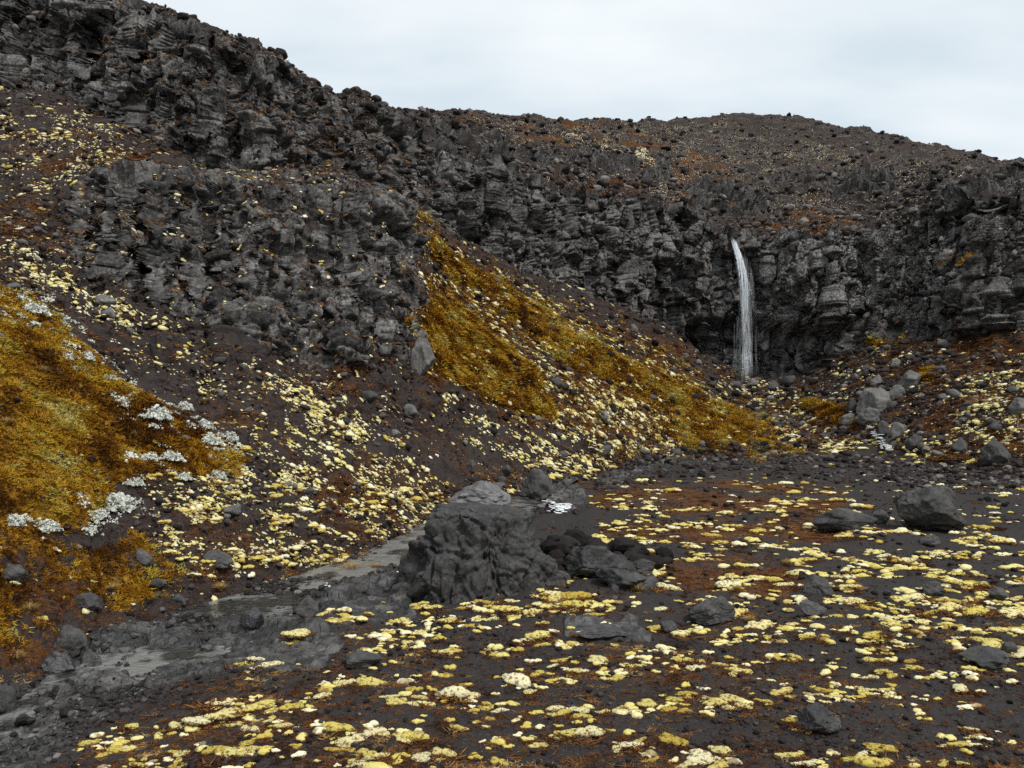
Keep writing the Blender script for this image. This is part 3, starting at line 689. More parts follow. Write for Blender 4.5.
for n_, k in enumerate(near):
    q = jf[k]; c = int(rng.integers(0, NV)); lob = [5, 7, 10, 14, 18, 24, 30, 40][c % 8]
    o = link('moss_cushion', protoN[c]); s = hw[k]
    o.location = Pd[q]; o.scale = (s, s * rng.uniform(.65, 1.1), s * rng.uniform(.7, 1.1)); o.rotation_euler = (rng.normal() * .06, rng.normal() * .06, rng.normal() * .35 + (math.pi if rng.random() < .5 else 0))
    zn = zone(pxf[q], pyf[q]); ks = 'simple few-lobed' if lob < 8 else 'lumpy' if lob < 20 else 'broad many-lobed'
    tag(o, f'{ks} yellow moss cushion {zn}', 'moss', f'{ks} moss cushions {zn}')
fl = [cushion(400 + k, 2, [2, 4, 7, 11][k % 4], .5) for k in range(16)]
q = jf[rest]
merge('moss_patches', fl, Pd[q], rng.normal(0, .35, len(q)) + np.where(rng.random(len(q)) < .5, 0, math.pi), hw[rest], rng.random(len(q)), M['moss_far'], rng.integers(0, 16, len(q)), None)
tag(bpy.data.objects['moss_patches'], kind='stuff')
flS = [cushion(450 + k, 1, [1, 2, 4, 6][k % 4], .6) for k in range(8)]
shelfy = sstep(.55, .72, steep) * (pxf < 440) * .9
prs = np.maximum(dens, .05 * (1 - rock) + .16 * shelfy * (rock > .5)) * infr * np.clip(.25 + 1.5 * clus, 0.02, 2) * np.where(rock < .75, 1, shelfy) * (seg < ORDER.index('cliff_foot')) * SLOPE
js = pick(prs * np.clip(.5 + 1.0 * mid, .1, 2), 40000)
sz = np.clip(rng.lognormal(-2.65, .5, len(js)), .025, .22) * np.clip(df[js] / 36, .65, 1.5)
merge('moss_flecks', flS, Pd[js], rng.random(len(js)) * 6.28, sz, np.clip(rng.normal(.62, .3, len(js)), 0, 1), M['moss_far'], rng.integers(0, 8, len(js)), nf[js], .75)
tag(bpy.data.objects['moss_flecks'], kind='stuff')

# rust coloured dead stems crowding the lower edges of the cushions
q = np.repeat(jf, 4); ww = np.repeat(hw, 4); a_ = rng.uniform(-2.6, -.5, len(q))
ps_ = Pd[q] + np.stack([np.cos(a_) * ww * 1.0, np.sin(a_) * ww * .75, np.zeros(len(q)) + .005], 1)
kq = rng.random(len(q)) < .7
merge('dead_stems', [blade_tuft(80 + k, 22, .07, 1., .30) for k in range(6)], ps_[kq], rng.random(kq.sum()) * 6.28, (ww * rng.uniform(.4, .75, len(q)))[kq], np.clip(rng.normal(.42, .2, kq.sum()), 0, 1), M['rust'], rng.integers(0, 6, kq.sum()), None, 0, False)
tag(bpy.data.objects['dead_stems'], kind='stuff')

# ---- lichen bushes and straw tussocks on the near bank, each a thing
def lichen_mesh(seed):
    r = np.random.default_rng(seed); v, f = ico(1); V, Fc, Tn = [], [], []; o = 0
    cs = [(r.uniform(-.42, .42), r.uniform(-.35, .35), r.uniform(.32, .5)) for _ in range(5)] + [(0, 0, .5)]
    for k in range(420):
        cx_, cy_, cr_ = cs[k % 6]; a = r.random() * 6.28; rr = r.random() ** .6; s = r.uniform(.025, .075)
        p = np.array([cx_ + math.cos(a) * rr * cr_, cy_ + math.sin(a) * rr * cr_, (1 - rr ** 2) * cr_ * .95 * r.uniform(.4, 1.2)])
        V.append(v * s * (1 + .4 * r.normal(size=(len(v), 1))) + p); Fc.append(f + o); o += len(v); Tn.append(np.full(len(v), np.clip(r.normal(.5, .28), 0, 1)))
    return mesh_np('lichen_clump', np.concatenate(V), np.concatenate(Fc), M['lichen'], False, {'tint': np.concatenate(Tn)})
LM = [lichen_mesh(500 + k) for k in range(5)]
for n_, (x, y, w_, lab) in enumerate([
    (118, 506, 46, 'widest white lichen clump above the left stream bank'), (158, 416, 34, 'white lichen clump high on the golden bank'), (150, 459, 28, 'rounded white lichen clump left of the twin clump'),
    (171, 457, 26, 'rounded white lichen clump beside its twin on the golden bank'), (136, 482, 20, 'small white lichen clump above the widest clump'), (16, 522, 30, 'grey white lichen clump at the left edge of the picture'),
    (48, 527, 26, 'low white lichen clump between the left edge and the widest clump'), (100, 515, 24, 'white lichen clump touching the left of the widest clump'), (212, 440, 26, 'white lichen clump at the tip of the golden bank'),
    (228, 436, 20, 'small white lichen clump ending the golden bank'), (188, 408, 24, 'white lichen clump on the crest of the golden bank'), (205, 425, 22, 'ragged white lichen clump on the lower crest'),
    (90, 357, 22, 'white lichen clump on the upper crest of the bank'), (35, 310, 30, 'long white lichen clump near the top of the bank'), (112, 378, 12, 'tiny white lichen clump halfway down the crest'),
    (220, 476, 24, 'white lichen clump below the bank tip'), (185, 480, 18, 'small white lichen clump on the brown slope below the bank')]):
    p, nr, q = at(x, y); s = w_ * .68 * p[1] / F
    o = link('lichen_clump', LM[n_ % 5]); o.location = p - np.array([0, 0, .05 * s]); o.scale = (s, s, s); o.rotation_euler = (0, .15, rng.random() * .8)
    tag(o, lab, 'lichen', 'white lichen clumps on the left bank')
lp = np.maximum.reduce([poly(q_, 5) * a_ for q_, a_ in [([(-10, 275), (60, 318), (130, 366), (205, 415), (248, 448), (228, 485), (180, 440), (120, 398), (50, 350), (-10, 312)], 1.), ([(75, 500), (140, 480), (160, 512), (90, 525)], .7), ([(-10, 515), (60, 518), (60, 530), (-10, 530)], .9), ([(130, 440), (190, 445), (185, 475), (140, 472)], .6)]]) * (seg < ORDER.index('foot')) * np.clip(.1 + 1.6 * fbm(pf / .9, 3, 311), 0, 2)
jw = pick(lp, 750)
fw = []
for k_ in range(6):
    r_ = np.random.default_rng(840 + k_); vv_, ff_ = ico(1); A, B_ = [], []
    for k in range(14):
        A.append(vv_ * r_.uniform(.12, .26) * (1 + .4 * r_.normal(size=(len(vv_), 1))) + np.array([r_.normal() * .4, r_.normal() * .4, abs(r_.normal()) * .22])); B_.append(ff_ + 12 * k)
    fw.append((np.concatenate(A).astype(f32), np.concatenate(B_)))
merge('lichen_flecks', fw, Pd[jw], rng.random(len(jw)) * 6.28, np.clip(rng.lognormal(-2.5, .5, len(jw)), .03, .24), np.clip(rng.normal(.5, .25, len(jw)), 0, 1), M['lichen'], rng.integers(0, 6, len(jw)), nf[jw], .6, False)
tag(bpy.data.objects['lichen_flecks'], kind='stuff')
def tussock_mesh(seed, n=260):
    r = np.random.default_rng(seed); V, Fc, Tn = [], [], []
    for k in range(n):
        a = r.random() * 6.28; lean = r.uniform(.25, 1.15); L_ = r.uniform(.6, 1.1); w_ = .018; dr = np.array([math.cos(a), math.sin(a), 0])
        s = np.array([-dr[1], dr[0], 0]) * w_; b = dr * r.random() * .18; pts = []
        for t_ in (0, .4, .75, 1): pts.append(b + dr * L_ * lean * t_ ** 1.5 * .8 + np.array([0, 0, L_ * (t_ - .45 * lean * t_ * t_)]))
        o = len(V); 
        for i_, p in enumerate(pts): V += [p - s * (1 - .3 * i_), p + s * (1 - .3 * i_)]
        for i_ in range(3): Fc.append([o + 2 * i_, o + 2 * i_ + 1, o + 2 * i_ + 3, o + 2 * i_ + 2])
        Tn += [np.clip(r.normal(.5, .25), 0, 1)] * 8
    return mesh_np('grass_tussock', np.array(V), np.array(Fc), M['straw'], True, {'tint': np.array(Tn)})
TM = [tussock_mesh(520 + k) for k in range(4)]
for n_, (x, y, w_, lab) in enumerate([
    (352, 572, 40, 'straw grass tussock hanging over the stream left of the mound'), (372, 568, 24, 'small straw tussock beside the larger one by the stream'), (46, 372, 26, 'pale straw tussock high on the golden bank'),
    (74, 360, 22, 'straw tussock near the crest of the bank'), (58, 402, 18, 'straw tussock in the middle of the golden bank'), (110, 395, 20, 'straw tussock under the bank crest'), (66, 430, 16, 'small straw tussock on the lower golden bank'),
    (8, 425, 28, 'straw tussock at the left edge of the golden bank'), (205, 402, 20, 'straw tussock by the white lichen on the crest'), (136, 435, 20, 'straw tussock left of the white lichen'), (150, 600, 26, 'brown straw tussock on the low stream bank'),
    (115, 590, 24, 'brown straw tussock above the left boulders'), (220, 588, 24, 'straw tussock on the far side of the pool'), (30, 610, 30, 'rusty straw tussock over the stream at the left edge'), (20, 660, 26, 'rusty straw tussock lowest on the left bank'),
    (640, 590, 26, 'straw tussock right of the striped lava slab'), (748, 620, 22, 'pale straw tussock right of the low grey rock'), (735, 590, 22, 'straw tussock on the rust coloured patch'), (785, 563, 20, 'straw tussock behind the rust coloured patch'),
    (952, 530, 14, 'small straw tussock at the right foot of the big boulder'), (930, 378, 14, 'golden tussock beside the square talus block'), (926, 383, 12, 'golden tussock above the talus')]):
    p, nr, q = at(x, y); s = w_ / 2 * p[1] / F * .95
    o = link('grass_tussock', TM[n_ % 4]); o.location = p; o.scale = (s, s, s * .85); o.rotation_euler = (0, 0, rng.random() * 6)
    tag(o, lab, 'grass tussock', 'straw grass tussocks')

# ---- named boulders
def boulder(lab, x, y, w_, h_, seed, mat='boulder', sub=5, depth=.8, cuts=14, tilt=(0, 0, 0), sink=.12, cat='boulder', name='boulder'):
    p, nr, q = at(x, y)
    half = w_ / 2 * p[1] / F
    v, f = rock_shape(sub, seed, .8, cuts)
    hh = h_ * p[1] / F
    v = v.copy(); v[:, :2] *= (1.1 - .38 * v[:, 2:3] / v[:, 2].max())
    v = v.copy(); R = np.array(Matrix.Rotation(tilt[0], 3, 'X') @ Matrix.Rotation(tilt[1], 3, 'Y') @ Matrix.Rotation(tilt[2], 3, 'Z')); v = v @ R.T
    v[:, 0] *= half / np.abs(v[:, 0]).max(); v[:, 1] *= half * depth / np.abs(v[:, 1]).max()
    v[:, 2] -= v[:, 2].min(); v[:, 2] *= hh * (1 + sink) / v[:, 2].max(); v[:, 2] -= hh * sink
    me = mesh_np(name, v, f, M[mat]); o = link(name, me)
    o.location = (p[0] + (x - 512) / F * half * depth * .8, p[1] + half * depth * .8, p[2])
    return tag(o, lab, cat)
B = [
 ('large dark boulder standing alone on the right gravel flat', 925, 532, 72, 47, 3, 'boulder', 6),
 ('long flat dark slab left of the large boulder', 846, 531, 66, 22, 8, 'boulder', 5),
 ('small dark rock between the flat slab and the large boulder', 879, 523, 20, 15, 12, 'boulder', 5),
 ('small black rock in front of the large boulder', 929, 546, 26, 12, 13, 'boulder', 5),
 ('rounded grey rock behind the ropy lava mound', 536, 498, 34, 31, 15, 'boulder', 5),
 ('low pointed grey rock right of centre on the gravel', 713, 625, 54, 27, 21, 'boulder', 6),
 ('dark angular rock at the bottom right of the gravel', 818, 735, 50, 27, 22, 'boulder', 6),
 ('dark low rock among yellow moss below the flat slab', 822, 594, 36, 18, 25, 'boulder', 5),
 ('dark rock among yellow moss right of centre', 812, 615, 30, 14, 26, 'boulder', 5),
 ('small dark rock on the gravel below the large boulder', 931, 595, 24, 14, 28, 'boulder', 5),
 ('small black stone in the moss at the far right', 1007, 654, 16, 12, 29, 'boulder', 4),
 ('square grey block at the foot of the right talus', 991, 467, 38, 32, 31, 'boulder', 5),
 ('pale block at the right edge on the talus', 1019, 413, 24, 18, 33, 'pale_boulder', 5),
 ('square pale block highest on the talus boulder trail', 909, 389, 27, 22, 35, 'pale_boulder', 5),
 ('broad pale boulder in the middle of the cascade pile', 876, 412, 38, 27, 37, 'pale_boulder', 5),
 ('pale boulder between the broad one and the square block', 895, 398, 18, 16, 39, 'pale_boulder', 4),
 ('pale stone above the cascade pile', 877, 383, 14, 11, 41, 'pale_boulder', 4),
 ('small pale stone uppermost above the cascade pile', 893, 366, 12, 10, 43, 'pale_boulder', 4),
 ('grey boulder under the broad one in the cascade pile', 870, 425, 32, 20, 45, 'pale_boulder', 5),
 ('dark boulder left of the broad cascade boulder', 850, 413, 16, 17, 47, 'boulder', 4),
 ('pale boulder on the left side of the small cascade', 847, 424, 18, 13, 49, 'pale_boulder', 4),
 ('grey boulder right of the small cascade', 896, 440, 24, 20, 51, 'pale_boulder', 4),
 ('grey boulder just above the lower cascade', 883, 433, 18, 15, 53, 'boulder', 4),
 ('dark boulder right of the cascade pile', 962, 452, 22, 16, 55, 'boulder', 4),
 ('grey boulder beside the foot of the cascade', 912, 448, 20, 16, 56, 'boulder', 4),
 ('pale rock where the waterfall lands', 753, 385, 16, 8, 57, 'pale_boulder', 4),
 ('grey rock left of where the waterfall lands', 737, 388, 15, 10, 59, 'boulder', 4),
 ('dark rock right of where the waterfall lands', 772, 388, 14, 9, 61, 'boulder', 4),
 ('long slab leaning on the foot of the rock outcrop', 425, 376, 30, 42, 63, 'pale_boulder', 5),
 ('pale stone on the upper golden slope below the cliff', 634, 330, 13, 9, 65, 'pale_boulder', 4),
 ('grey slab on the scree left of the rock outcrop', 105, 304, 22, 13, 67, 'pale_boulder', 4),
 ('second grey slab lower on the scree left of the outcrop', 109, 316, 16, 11, 68, 'pale_boulder', 4),
 ('pale flat stone at the top left scree', 25, 243, 13, 7, 69, 'pale_boulder', 4),
 ('largest smooth boulder on the left stream bank', 72, 655, 30, 30, 71, 'boulder', 5),
 ('dark boulder half in the pool on the left', 62, 676, 38, 24, 73, 'wet_rock', 5),
 ('grey boulder cut by the left edge of the picture', 2, 722, 26, 40, 75, 'boulder', 5),
 ('dark wet boulder in the stream left of the mound', 253, 628, 24, 20, 77, 'wet_rock', 5),
 ('grey rounded boulder by the stream below the straw tussock', 309, 615, 26, 20, 79, 'boulder', 5),
 ('dark boulder on the brown slope above the pool', 145, 565, 22, 16, 81, 'boulder', 4),
 ('dark block sitting in moss above the stream', 217, 571, 36, 20, 83, 'boulder', 5),
 ('black angular block at the left edge above the stream', 12, 585, 28, 22, 85, 'boulder', 5),
 ('dark boulder under the rusty bank by the pool', 90, 615, 34, 22, 87, 'boulder', 5),
 ('dark stone by the bend of the stream', 180, 607, 18, 13, 89, 'boulder', 4),
 ('grey stone on the bare brown gully left of the mound', 398, 436, 12, 8, 91, 'pale_boulder', 4),
 ('grey stone low on the bare brown gully', 473, 470, 14, 12, 93, 'boulder', 4),
 ('striped lava slab tilted on the right of the mound', 622, 590, 54, 24, 95, 'boulder', 5),
 ('dark broken lava shoulder joined to the right of the mound', 592, 577, 62, 32, 161, 'mound', 6),
 ('dark rubble block trailing right from the mound', 618, 580, 44, 24, 163, 'mound', 5),
 ('last dark block of the ridge trailing from the mound', 640, 572, 30, 14, 165, 'mound', 5),
 ('pale wet slab lying behind the top of the ropy lava mound', 484, 508, 84, 26, 167, 'wet_slab', 5),
 ('low black rock on the gravel at the centre', 668, 632, 20, 12, 97, 'boulder', 4),
 ('low grey hump of lava in the gravel below the mound', 600, 638, 62, 9, 99, 'boulder', 5),
 ('small grey boulder at the right edge of the far flat', 997, 600, 26, 12, 151, 'boulder', 4),
 ('wide low lava hump in the moss at the far right', 985, 668, 60, 16, 153, 'boulder', 5),
 ('low grey lava hump left of the gravel centre', 362, 668, 44, 13, 155, 'boulder', 5),
]
for b in B: boulder(*b)
# ---- loose stones big enough to tell apart
prS = infr * SLOPE * (seg < ORDER.index('shelf')) * (gold < .5) * np.where(rock > .5, (steep > .55) * 1.0, 1) * (1 + 1.5 * (fallw > .2)) * np.where(poly([(640, 330), (800, 380), (1060, 330), (1060, 460), (880, 460), (760, 420)], 20) > .5, 2.2, 1)
jl = pick(prS * ((pxf > -21) & (pxf < 1046)), 230)
SM = [mesh_np('loose_stone', *rock_shape(3, 700 + k, .7, 12), M['boulder' if k % 3 else 'pale_boulder']) for k in range(12)]
def zone2(x, y):
    if y < 200 and x < 420: return 'on the ledges of the upper left cliff'
    if x < 436 and y < 350 and x > 60: return 'on the dark rock outcrop'
    if x < 330 and y < 470: return 'on the brown scree of the left slope'
    if x < 450: return 'on the brown slope above the stream'
    if x < 640: return 'on the golden slope below the cliff'
    if y < 260: return 'on the edge above the cliff'
    if x < 830: return 'on the slope near the foot of the waterfall'
    return 'on the talus right of the cascade'
for q in jl:
    c = int(rng.integers(0, 12)); o = link('loose_stone', SM[c]); s = np.clip(.17 * (1 - rng.random()) ** -.4, 0, .55) * np.clip(df[q] / 45, .6, 1.3)
    o.location = Pd[q] - np.array([0, 0, .25 * s]); o.scale = (s, s * rng.uniform(.6, 1), s * rng.uniform(.7, 1.2)); o.rotation_euler = (rng.normal() * .3, rng.normal() * .3, rng.random() * 6.28)
    x = 512 + Pd[q][0] / Pd[q][1] * F; y = 384 - (Pd[q][2] - CZ) / Pd[q][1] * F
    kd = 'dark angular' if c % 3 else 'pale angular'
    tag(o, f'{kd} loose stone {zone2(x, y)}', 'stone', f'{kd} stones {zone2(x, y)}')

# ---- ropy lava mound
v, f = ico(7); v = v.astype(float)
e_ = 3.2
rr = (np.abs(v[:, 0]) ** e_ + np.abs(v[:, 1]) ** e_ + np.abs(v[:, 2]) ** e_) ** (-1 / e_)
p = v * (.32 + .68 * rr)[:, None]
ang = np.arctan2(p[:, 1], p[:, 0]); rad = np.hypot(p[:, 0], p[:, 1])
p *= np.array([1.92, 1.75, 2.15])
p[:, 2] *= np.where(p[:, 2] > 0, 1 - .34 * sstep(.5, 2.3, p[:, 0]) - .10 * sstep(-1.4, -2.2, p[:, 0]), 1)
hz = np.clip(p[:, 2] / 2.2, 0, 1); p[:, :2] *= (1.08 - .34 * hz ** .8)[:, None]; p[:, 0] -= .12 * hz; p[:, 2] += np.where(p[:, 2] > 1.2, .10 * p[:, 0] * 0, 0)
pp = p.astype(f32)
wq = pp + np.stack([perlin(pp * .8 + 9 * k, 31 + k) for k in range(3)], 1) * .5
fold = ridged(np.stack([wq[:, 0] * .95, wq[:, 1] * .95, wq[:, 2] * .28], 1), 3, 210)
rope2 = ridged(np.stack([wq[:, 0] * 2.4, wq[:, 1] * 2.4, wq[:, 2] * 1.1], 1), 3, 220)
b1, _, e1 = blocks(pp, (1.1, 1.1, 1.3), 230, 1., .5, .10); b2, _, e2 = blocks(pp, (.45, .45, .4), 231, .9, .5)
nv = v * np.array([1 / 2.2, 1 / 1.9, 1 / 2.2]); nv /= np.linalg.norm(nv, axis=1)[:, None]
def crease(a, b, sd, w): return -(1 - sstep(0, w, np.abs(perlin(np.stack([wq[:, 0] * a, wq[:, 1] * a, wq[:, 2] * b], 1), sd))))
b1, _, e1 = blocks(pp, (1.15, 1.15, 1.6), 230, .8, .35, .08); b2, _, e2 = blocks(pp, (.5, .5, .7), 231, .7, .45, .10); b3, _, _ = blocks(pp, (.2, .2, .22), 236, .6, .4)
dsp = .15 * crease(1.1, .38, 210, .14) + .08 * crease(2.6, .9, 214, .16) + .42 * b1 + .16 * b2 + .05 * b3 + .03 * crease(5, 2.4, 218, .2) + .12 * fbm(pp / 1.3, 3, 232) + .03 * fbm(pp * 5, 4, 233) + .10
p = p + nv * dsp[:, None]
tp = 1.84 - .04 * p[:, 0] + .10 * fbm(pp / np.array([.7, .7, 9], f32), 3, 240); ex = p[:, 2] - tp; p[:, 2] = np.where(ex > -.25, tp - .25 + .25 * np.tanh((ex + .25) / .25) + .12 * np.maximum(ex, 0), p[:, 2])
mp_, _, _ = at(486, 598)
o = link('lava_mound', mesh_np('lava_mound', p, f, M['mound'])); o.location = (-.68, 19.9, -.10)
tag(o, 'big ropy black lava mound rising from the gravel beside the stream', 'lava mound')
# the rubble tail on its right
stone3 = [rock_shape(2, 950 + k, .7, 12) for k in range(8)]
nn_ = 420; tt = rng.random(nn_); cxx = .9 + 2.9 * tt; cyy = 20.6 + 1.2 * tt + rng.normal(0, .75, nn_)
ps = []
for x, y in zip(cxx + rng.normal(0, .3, nn_), cyy):
    ps.append((x, y, .0 + max(0, .62 - .16 * (x - .9)) * math.exp(-((y - 20.9) / .9) ** 2) - .05))
ps = np.array(ps)
merge('rubble', stone3, ps, rng.random(nn_) * 6.28, np.clip(.09 * (1 - rng.random(nn_)) ** -.45, 0, .36), np.clip(rng.normal(.2, .12, nn_), 0, 1), M['scree'], rng.integers(0, 8, nn_), None, 0, False)
tag(bpy.data.objects['rubble'], kind='stuff')

# ------------------------------------------------------------------ water
def mat_water():
    s = NT('stream_water'); P_ = s.pos()
    mpn = s.n('ShaderNodeMapping'); mpn.inputs['Scale'].default_value = (1, 1.4, 1); s.l(P_, mpn.inputs[0])
    n = s.noise(mpn.outputs[0], 3.5, 3, .5, 1.5); n2 = s.noise(mpn.outputs[0], 14, 2, .5, .8)
    s.bsdf(s.mix(s.mr(s.noise(P_, 1.1, 3), .42, .58), (.016, .014, .011), (.17, .168, .160)), .15, .9, s.bump(s.math('ADD', n, s.math('MULTIPLY', n2, .2)), .7, .09))  # pale riffles: sky sheen painted into the base colour
    return s.m
def mat_foam():
    s = NT('white_water'); P_ = s.pos(); n = s.noise(P_, 6, 4, .7)
    s.bsdf(s.ramp(n, [(.3, (.45, .48, .50)), (.6, (.82, .84, .85))]), .4, .4, s.bump(n, .8, .1))
    return s.m
def mat_fall():
    s = NT('falling_water')
    uv = s.attr('along'); ac = s.attr('across'); dn = s.attr('dens')
    P_ = s.pos(); mpn = s.n('ShaderNodeMapping'); mpn.inputs['Scale'].default_value = (5.5, 5.5, .55); s.l(P_, mpn.inputs[0])
    n = s.noise(mpn.outputs[0], 1.3, 5, .65)
    a = s.math('MULTIPLY', s.mr(n, .36, .66), dn, True)
    tr = s.n('ShaderNodeBsdfTransparent'); df_ = s.n('ShaderNodeBsdfPrincipled'); df_.inputs['Base Color'].default_value = (.84, .88, .92, 1); df_.inputs['Roughness'].default_value = .5
    tl = s.n('ShaderNodeBsdfTranslucent'); tl.inputs['Color'].default_value = (.84, .88, .92, 1)
    m1 = s.n('ShaderNodeMixShader'); m1.inputs[0].default_value = .4; s.l(df_.outputs[0], m1.inputs[1]); s.l(tl.outputs[0], m1.inputs[2])
    m2 = s.n('ShaderNodeMixShader'); s.l(a, m2.inputs[0]); s.l(tr.outputs[0], m2.inputs[1]); s.l(m1.outputs[0], m2.inputs[2])
    s.l(m2.outputs[0], s.out.inputs['Surface']); return s.m
M['water'], M['foam'], M['fall'] = mat_water(), mat_foam(), mat_fall()
cols_ = np.arange(0, NC)[(px > -240) & (px < 592)][::3]
def row_of(n, off=0): return sum(NROW[:ORDER.index(n)]) + off
re_, rs_, rb_ = row_of('edge'), row_of('stream'), row_of('base')
V, Fc = [], []; NA = 14
lev = gsm(Z[rs_, cols_], 6) + .13
for a_, c in enumerate(cols_):
    d0 = D[rs_, c] - .75 * (D[rs_, c] - D[re_, c]); d1 = D[rb_, c] + .1
    for k in range(NA):
        d = d0 + (d1 - d0) * k / (NA - 1); V.append((d * U[c], d, lev[a_]))
for a_ in range(len(cols_) - 1):
    for k in range(NA - 1):
        o = a_ * NA + k; Fc.append([o, o + NA, o + NA + 1, o + 1])
tag(link('stream', mesh_np('stream', np.array(V), np.array(Fc), M['water'])), kind='structure')
# foam on the rapids, clots of white water
fo = [puff(820 + k, 2, 7, .28) for k in range(6)]
FP, FS = [], []
for (x, y, rx, ry, n_, s) in [(410, 574, 5, 8, 22, .10), (404, 566, 5, 6, 10, .10), (560, 506, 9, 3.6, 190, .10), (546, 499, 6, 1.6, 30, .06), (887, 449, 2, 3, 60, .13), (883, 444, 1.8, 3, 50, .12), (878, 440, 2, 3, 50, .12), (873, 436, 1.8, 3, 45, .11), (868, 430, 1.5, 3, 40, .10), (866, 424, 1.3, 3, 28, .10), (880, 448, 1, 3, 24, .08), (748, 382, 7, 3, 24, .12),
        (851, 409, 1.5, 5, 8, .12), (275, 602, 9, 2, 26, .035), (288, 594, 6, 2, 20, .03), (322, 584, 12, 3, 24, .03), (365, 566, 12, 3, 30, .035), (398, 556, 10, 3, 40, .05), (525, 490, 4, 2, 6, .1)]:
    for _ in range(n_):
        p, _, _ = at(x + rng.normal() * rx * .5, y + rng.normal() * ry * .5); FP.append(p + np.array([0, 0, 0.02 if y > 480 else .28])); FS.append(s * rng.uniform(.6, 1.5))
FP = np.array(FP); FS = np.array(FS)
merge('foam', fo, FP, rng.random(len(FP)) * 6.28, FS, np.full(len(FP), .5), M['foam'], rng.integers(0, 6, len(FP)))
tag(bpy.data.objects['foam'], kind='stuff')

# waterfall: many thin ribbons leaping from the lip
path = np.array([(733, 238), (736, 247), (740, 260), (743, 275), (744.5, 290), (745.5, 315), (746.3, 345), (746.5, 384)], float)
ys = np.arange(238, 383, 2.0); xs = np.interp(ys, path[:, 1], path[:, 0])
def wall(y): return min(at(x, y)[0][1] for x in range(728, 762, 3))
wd = np.array([wall(y) for y in ys]); dmin = np.minimum.accumulate(wd) - .35; dmin = gsm(np.minimum(dmin, at(733, 243)[0][1] - .1), 3)
def ribbons(n, spread0, spread1, wid, dens, y0=238, y1=382, seed=0):
    r = np.random.default_rng(seed); V, Fc, Dn = [], [], []
    for k in range(n):
        g = r.normal(); a = y0 + abs(r.normal()) * 8; b = y1 - abs(r.normal()) * 16
        if r.random() < .6: a = y0 + r.random() ** 1.4 * 95; b = min(b, a + r.uniform(22, 80))
        ph = r.random() * 6
        yy = np.arange(a, b, 3.); 
        if len(yy) < 4: continue
        xx = np.interp(yy, ys, xs); dd = np.interp(yy, ys, dmin) + r.normal() * .15
        t_ = (yy - 238) / 144; sp = (spread0 + (spread1 - spread0) * np.sqrt(t_)) * g
        X_ = ((xx - 512) / F) * dd + sp + .05 * np.sin(yy * .08 + ph); Z_ = CZ - (yy - 384) / F * dd
        w_ = wid * r.uniform(.5, 1.5); ta = r.uniform(-.8, .8); o = len(V)
        for i_ in range(len(yy)):
            V += [(X_[i_] - w_ * math.cos(ta), dd[i_] - w_ * math.sin(ta), Z_[i_]), (X_[i_] + w_ * math.cos(ta), dd[i_] + w_ * math.sin(ta), Z_[i_])]
            fade = min(1, i_ / 2, (len(yy) - 1 - i_) / 5); d_ = dens(t_[i_]) * fade; Dn += [d_, d_]
        for i_ in range(len(yy) - 1): Fc.append([o + 2 * i_, o + 2 * i_ + 1, o + 2 * i_ + 3, o + 2 * i_ + 2])
    return np.array(V), np.array(Fc), np.array(Dn)
e0 = bpy.data.objects.new('waterfall', None); col.objects.link(e0)
base_p = at(748, 383)[0]; e0.location = base_p
tag(e0, 'thin white waterfall leaping off the dark cliff into a shaded alcove', 'waterfall')
for nm, rb in (('main_stream', ribbons(95, .13, .20, .042, lambda t: 1.5 - 1.22 * min(1, t * 1.4), seed=1)), ('side_strand', None), ('spray', ribbons(60, .30, .36, .17, lambda t: .04 + .11 * math.sin(min(1, t) * 3.0) + .12 * t ** 6, 252, 386, seed=3))):
    if nm == 'side_strand':
        V, Fc, Dn = ribbons(8, .05, .10, .035, lambda t: .8 * (1 - t), 262, 312, seed=2); V[:, 0] += np.clip((CZ + (384 - 268) / F * 80 - V[:, 2]) * .22, 0, .75)
    else: V, Fc, Dn = rb
    me = mesh_np(nm, V - base_p, Fc, M['fall'], True, {'dens': Dn}); o = link(nm, me, e0)


# ------------------------------------------------------------------ sky, sun, camera
w = bpy.data.worlds.new('World'); scene.world = w; w.use_nodes = True
t = w.node_tree; t.nodes.clear()
SUN_EL, SUN_AZ = math.radians(56), math.radians(140)      # azimuth clockwise from +Y
sky = t.nodes.new('ShaderNodeTexSky'); sky.sky_type = 'NISHITA'; sky.sun_disc = False
sky.sun_elevation = SUN_EL; sky.sun_rotation = SUN_AZ; sky.air_density = 1.0; sky.dust_density = 2.0; sky.altitude = 1600
bg = t.nodes.new('ShaderNodeBackground'); out = t.nodes.new('ShaderNodeOutputWorld')
tc = t.nodes.new('ShaderNodeTexCoord')
sep = t.nodes.new('ShaderNodeSeparateXYZ'); t.links.new(tc.outputs['Generated'], sep.inputs[0])
mz = t.nodes.new('ShaderNodeMath'); mz.operation = 'MAXIMUM'; t.links.new(sep.outputs[2], mz.inputs[0]); mz.inputs[1].default_value = 0.0
ad = t.nodes.new('ShaderNodeMath'); ad.operation = 'ADD'; t.links.new(mz.outputs[0], ad.inputs[0]); ad.inputs[1].default_value = .22
vd = t.nodes.new('ShaderNodeVectorMath'); vd.operation = 'DIVIDE'; t.links.new(tc.outputs['Generated'], vd.inputs[0])
cb = t.nodes.new('ShaderNodeCombineXYZ')
for k in range(3): t.links.new(ad.outputs[0], cb.inputs[k])
t.links.new(cb.outputs[0], vd.inputs[1])
mp = t.nodes.new('ShaderNodeMapping'); mp.inputs['Scale'].default_value = (.55, 1.1, .6); mp.inputs['Location'].default_value = (3.1, .7, 0); t.links.new(vd.outputs[0], mp.inputs[0])
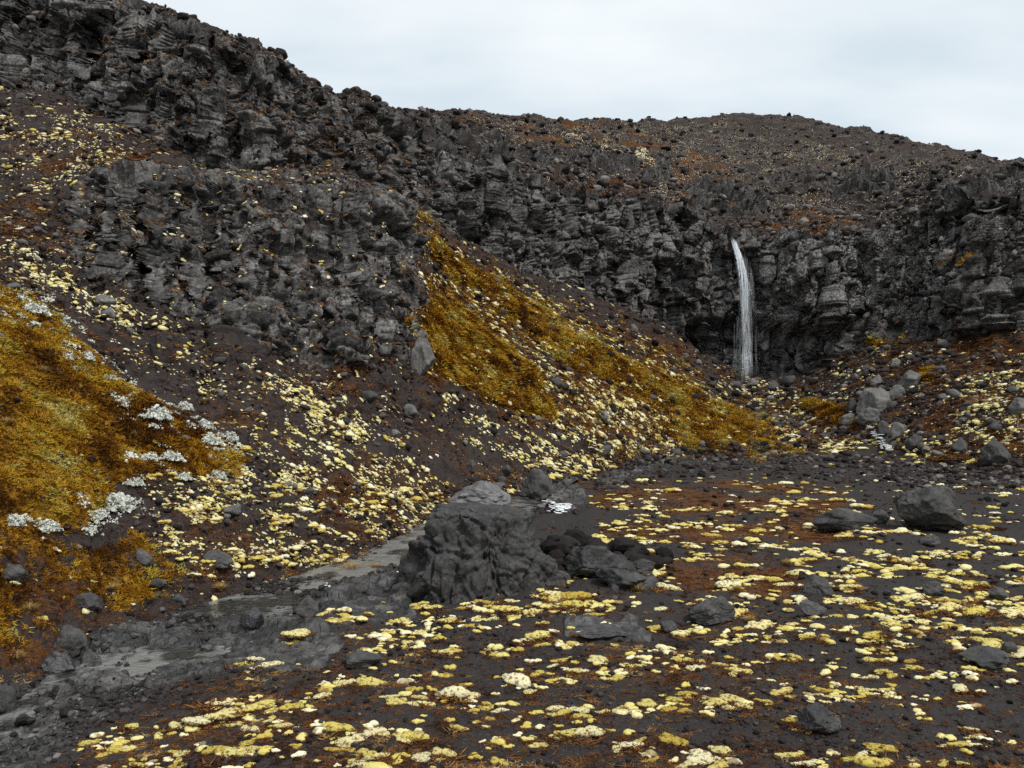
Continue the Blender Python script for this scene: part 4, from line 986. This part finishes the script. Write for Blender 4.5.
nz = t.nodes.new('ShaderNodeTexNoise'); nz.inputs['Scale'].default_value = 1.5; nz.inputs['Detail'].default_value = 5; nz.inputs['Roughness'].default_value = .5
t.links.new(mp.outputs[0], nz.inputs['Vector'])
cr = t.nodes.new('ShaderNodeValToRGB'); t.links.new(nz.outputs['Fac'], cr.inputs[0])
e = cr.color_ramp.elements; e[0].position = .34; e[0].color = (.66, .755, .82, 1); e[1].position = .64; e[1].color = (1.02, 1.04, 1.04, 1)
sc = t.nodes.new('ShaderNodeVectorMath'); sc.operation = 'SCALE'; t.links.new(cr.outputs[0], sc.inputs[0]); sc.inputs['Scale'].default_value = 10.
mx = t.nodes.new('ShaderNodeMix'); mx.data_type = 'RGBA'; mx.inputs[0].default_value = .93
t.links.new(sky.outputs[0], mx.inputs[6]); t.links.new(sc.outputs[0], mx.inputs[7])
t.links.new(mx.outputs[2], bg.inputs['Color']); bg.inputs['Strength'].default_value = .051
t.links.new(bg.outputs[0], out.inputs['Surface'])

ld = bpy.data.lights.new('sun', 'SUN'); ld.energy = 1.5; ld.angle = math.radians(10); ld.color = (1, .96, .90)
so = bpy.data.objects.new('sun', ld); col.objects.link(so)
dv = Vector((math.sin(SUN_AZ) * math.cos(SUN_EL), math.cos(SUN_AZ) * math.cos(SUN_EL), math.sin(SUN_EL)))
so.rotation_euler = (-dv).to_track_quat('-Z', 'Y').to_euler()

cd = bpy.data.cameras.new('camera'); cd.lens = 27; cd.sensor_width = 36; cd.clip_end = 8000; cd.clip_start = .1
co = bpy.data.objects.new('camera', cd); col.objects.link(co)
co.location = (0, 0, CZ); co.rotation_euler = (math.radians(90), 0, 0)
scene.camera = co
scene.view_settings.view_transform = 'Standard'; scene.view_settings.look = 'None'
scene.view_settings.exposure = 1.1; scene.view_settings.gamma = 1; scene.view_settings.use_curve_mapping = False
scene.render.engine = 'CYCLES'
scene.cycles.max_bounces = 4; scene.cycles.diffuse_bounces = 2; scene.cycles.glossy_bounces = 2; scene.cycles.transparent_max_bounces = 16
scene.cycles.use_denoising = False; scene.cycles.use_adaptive_sampling = False
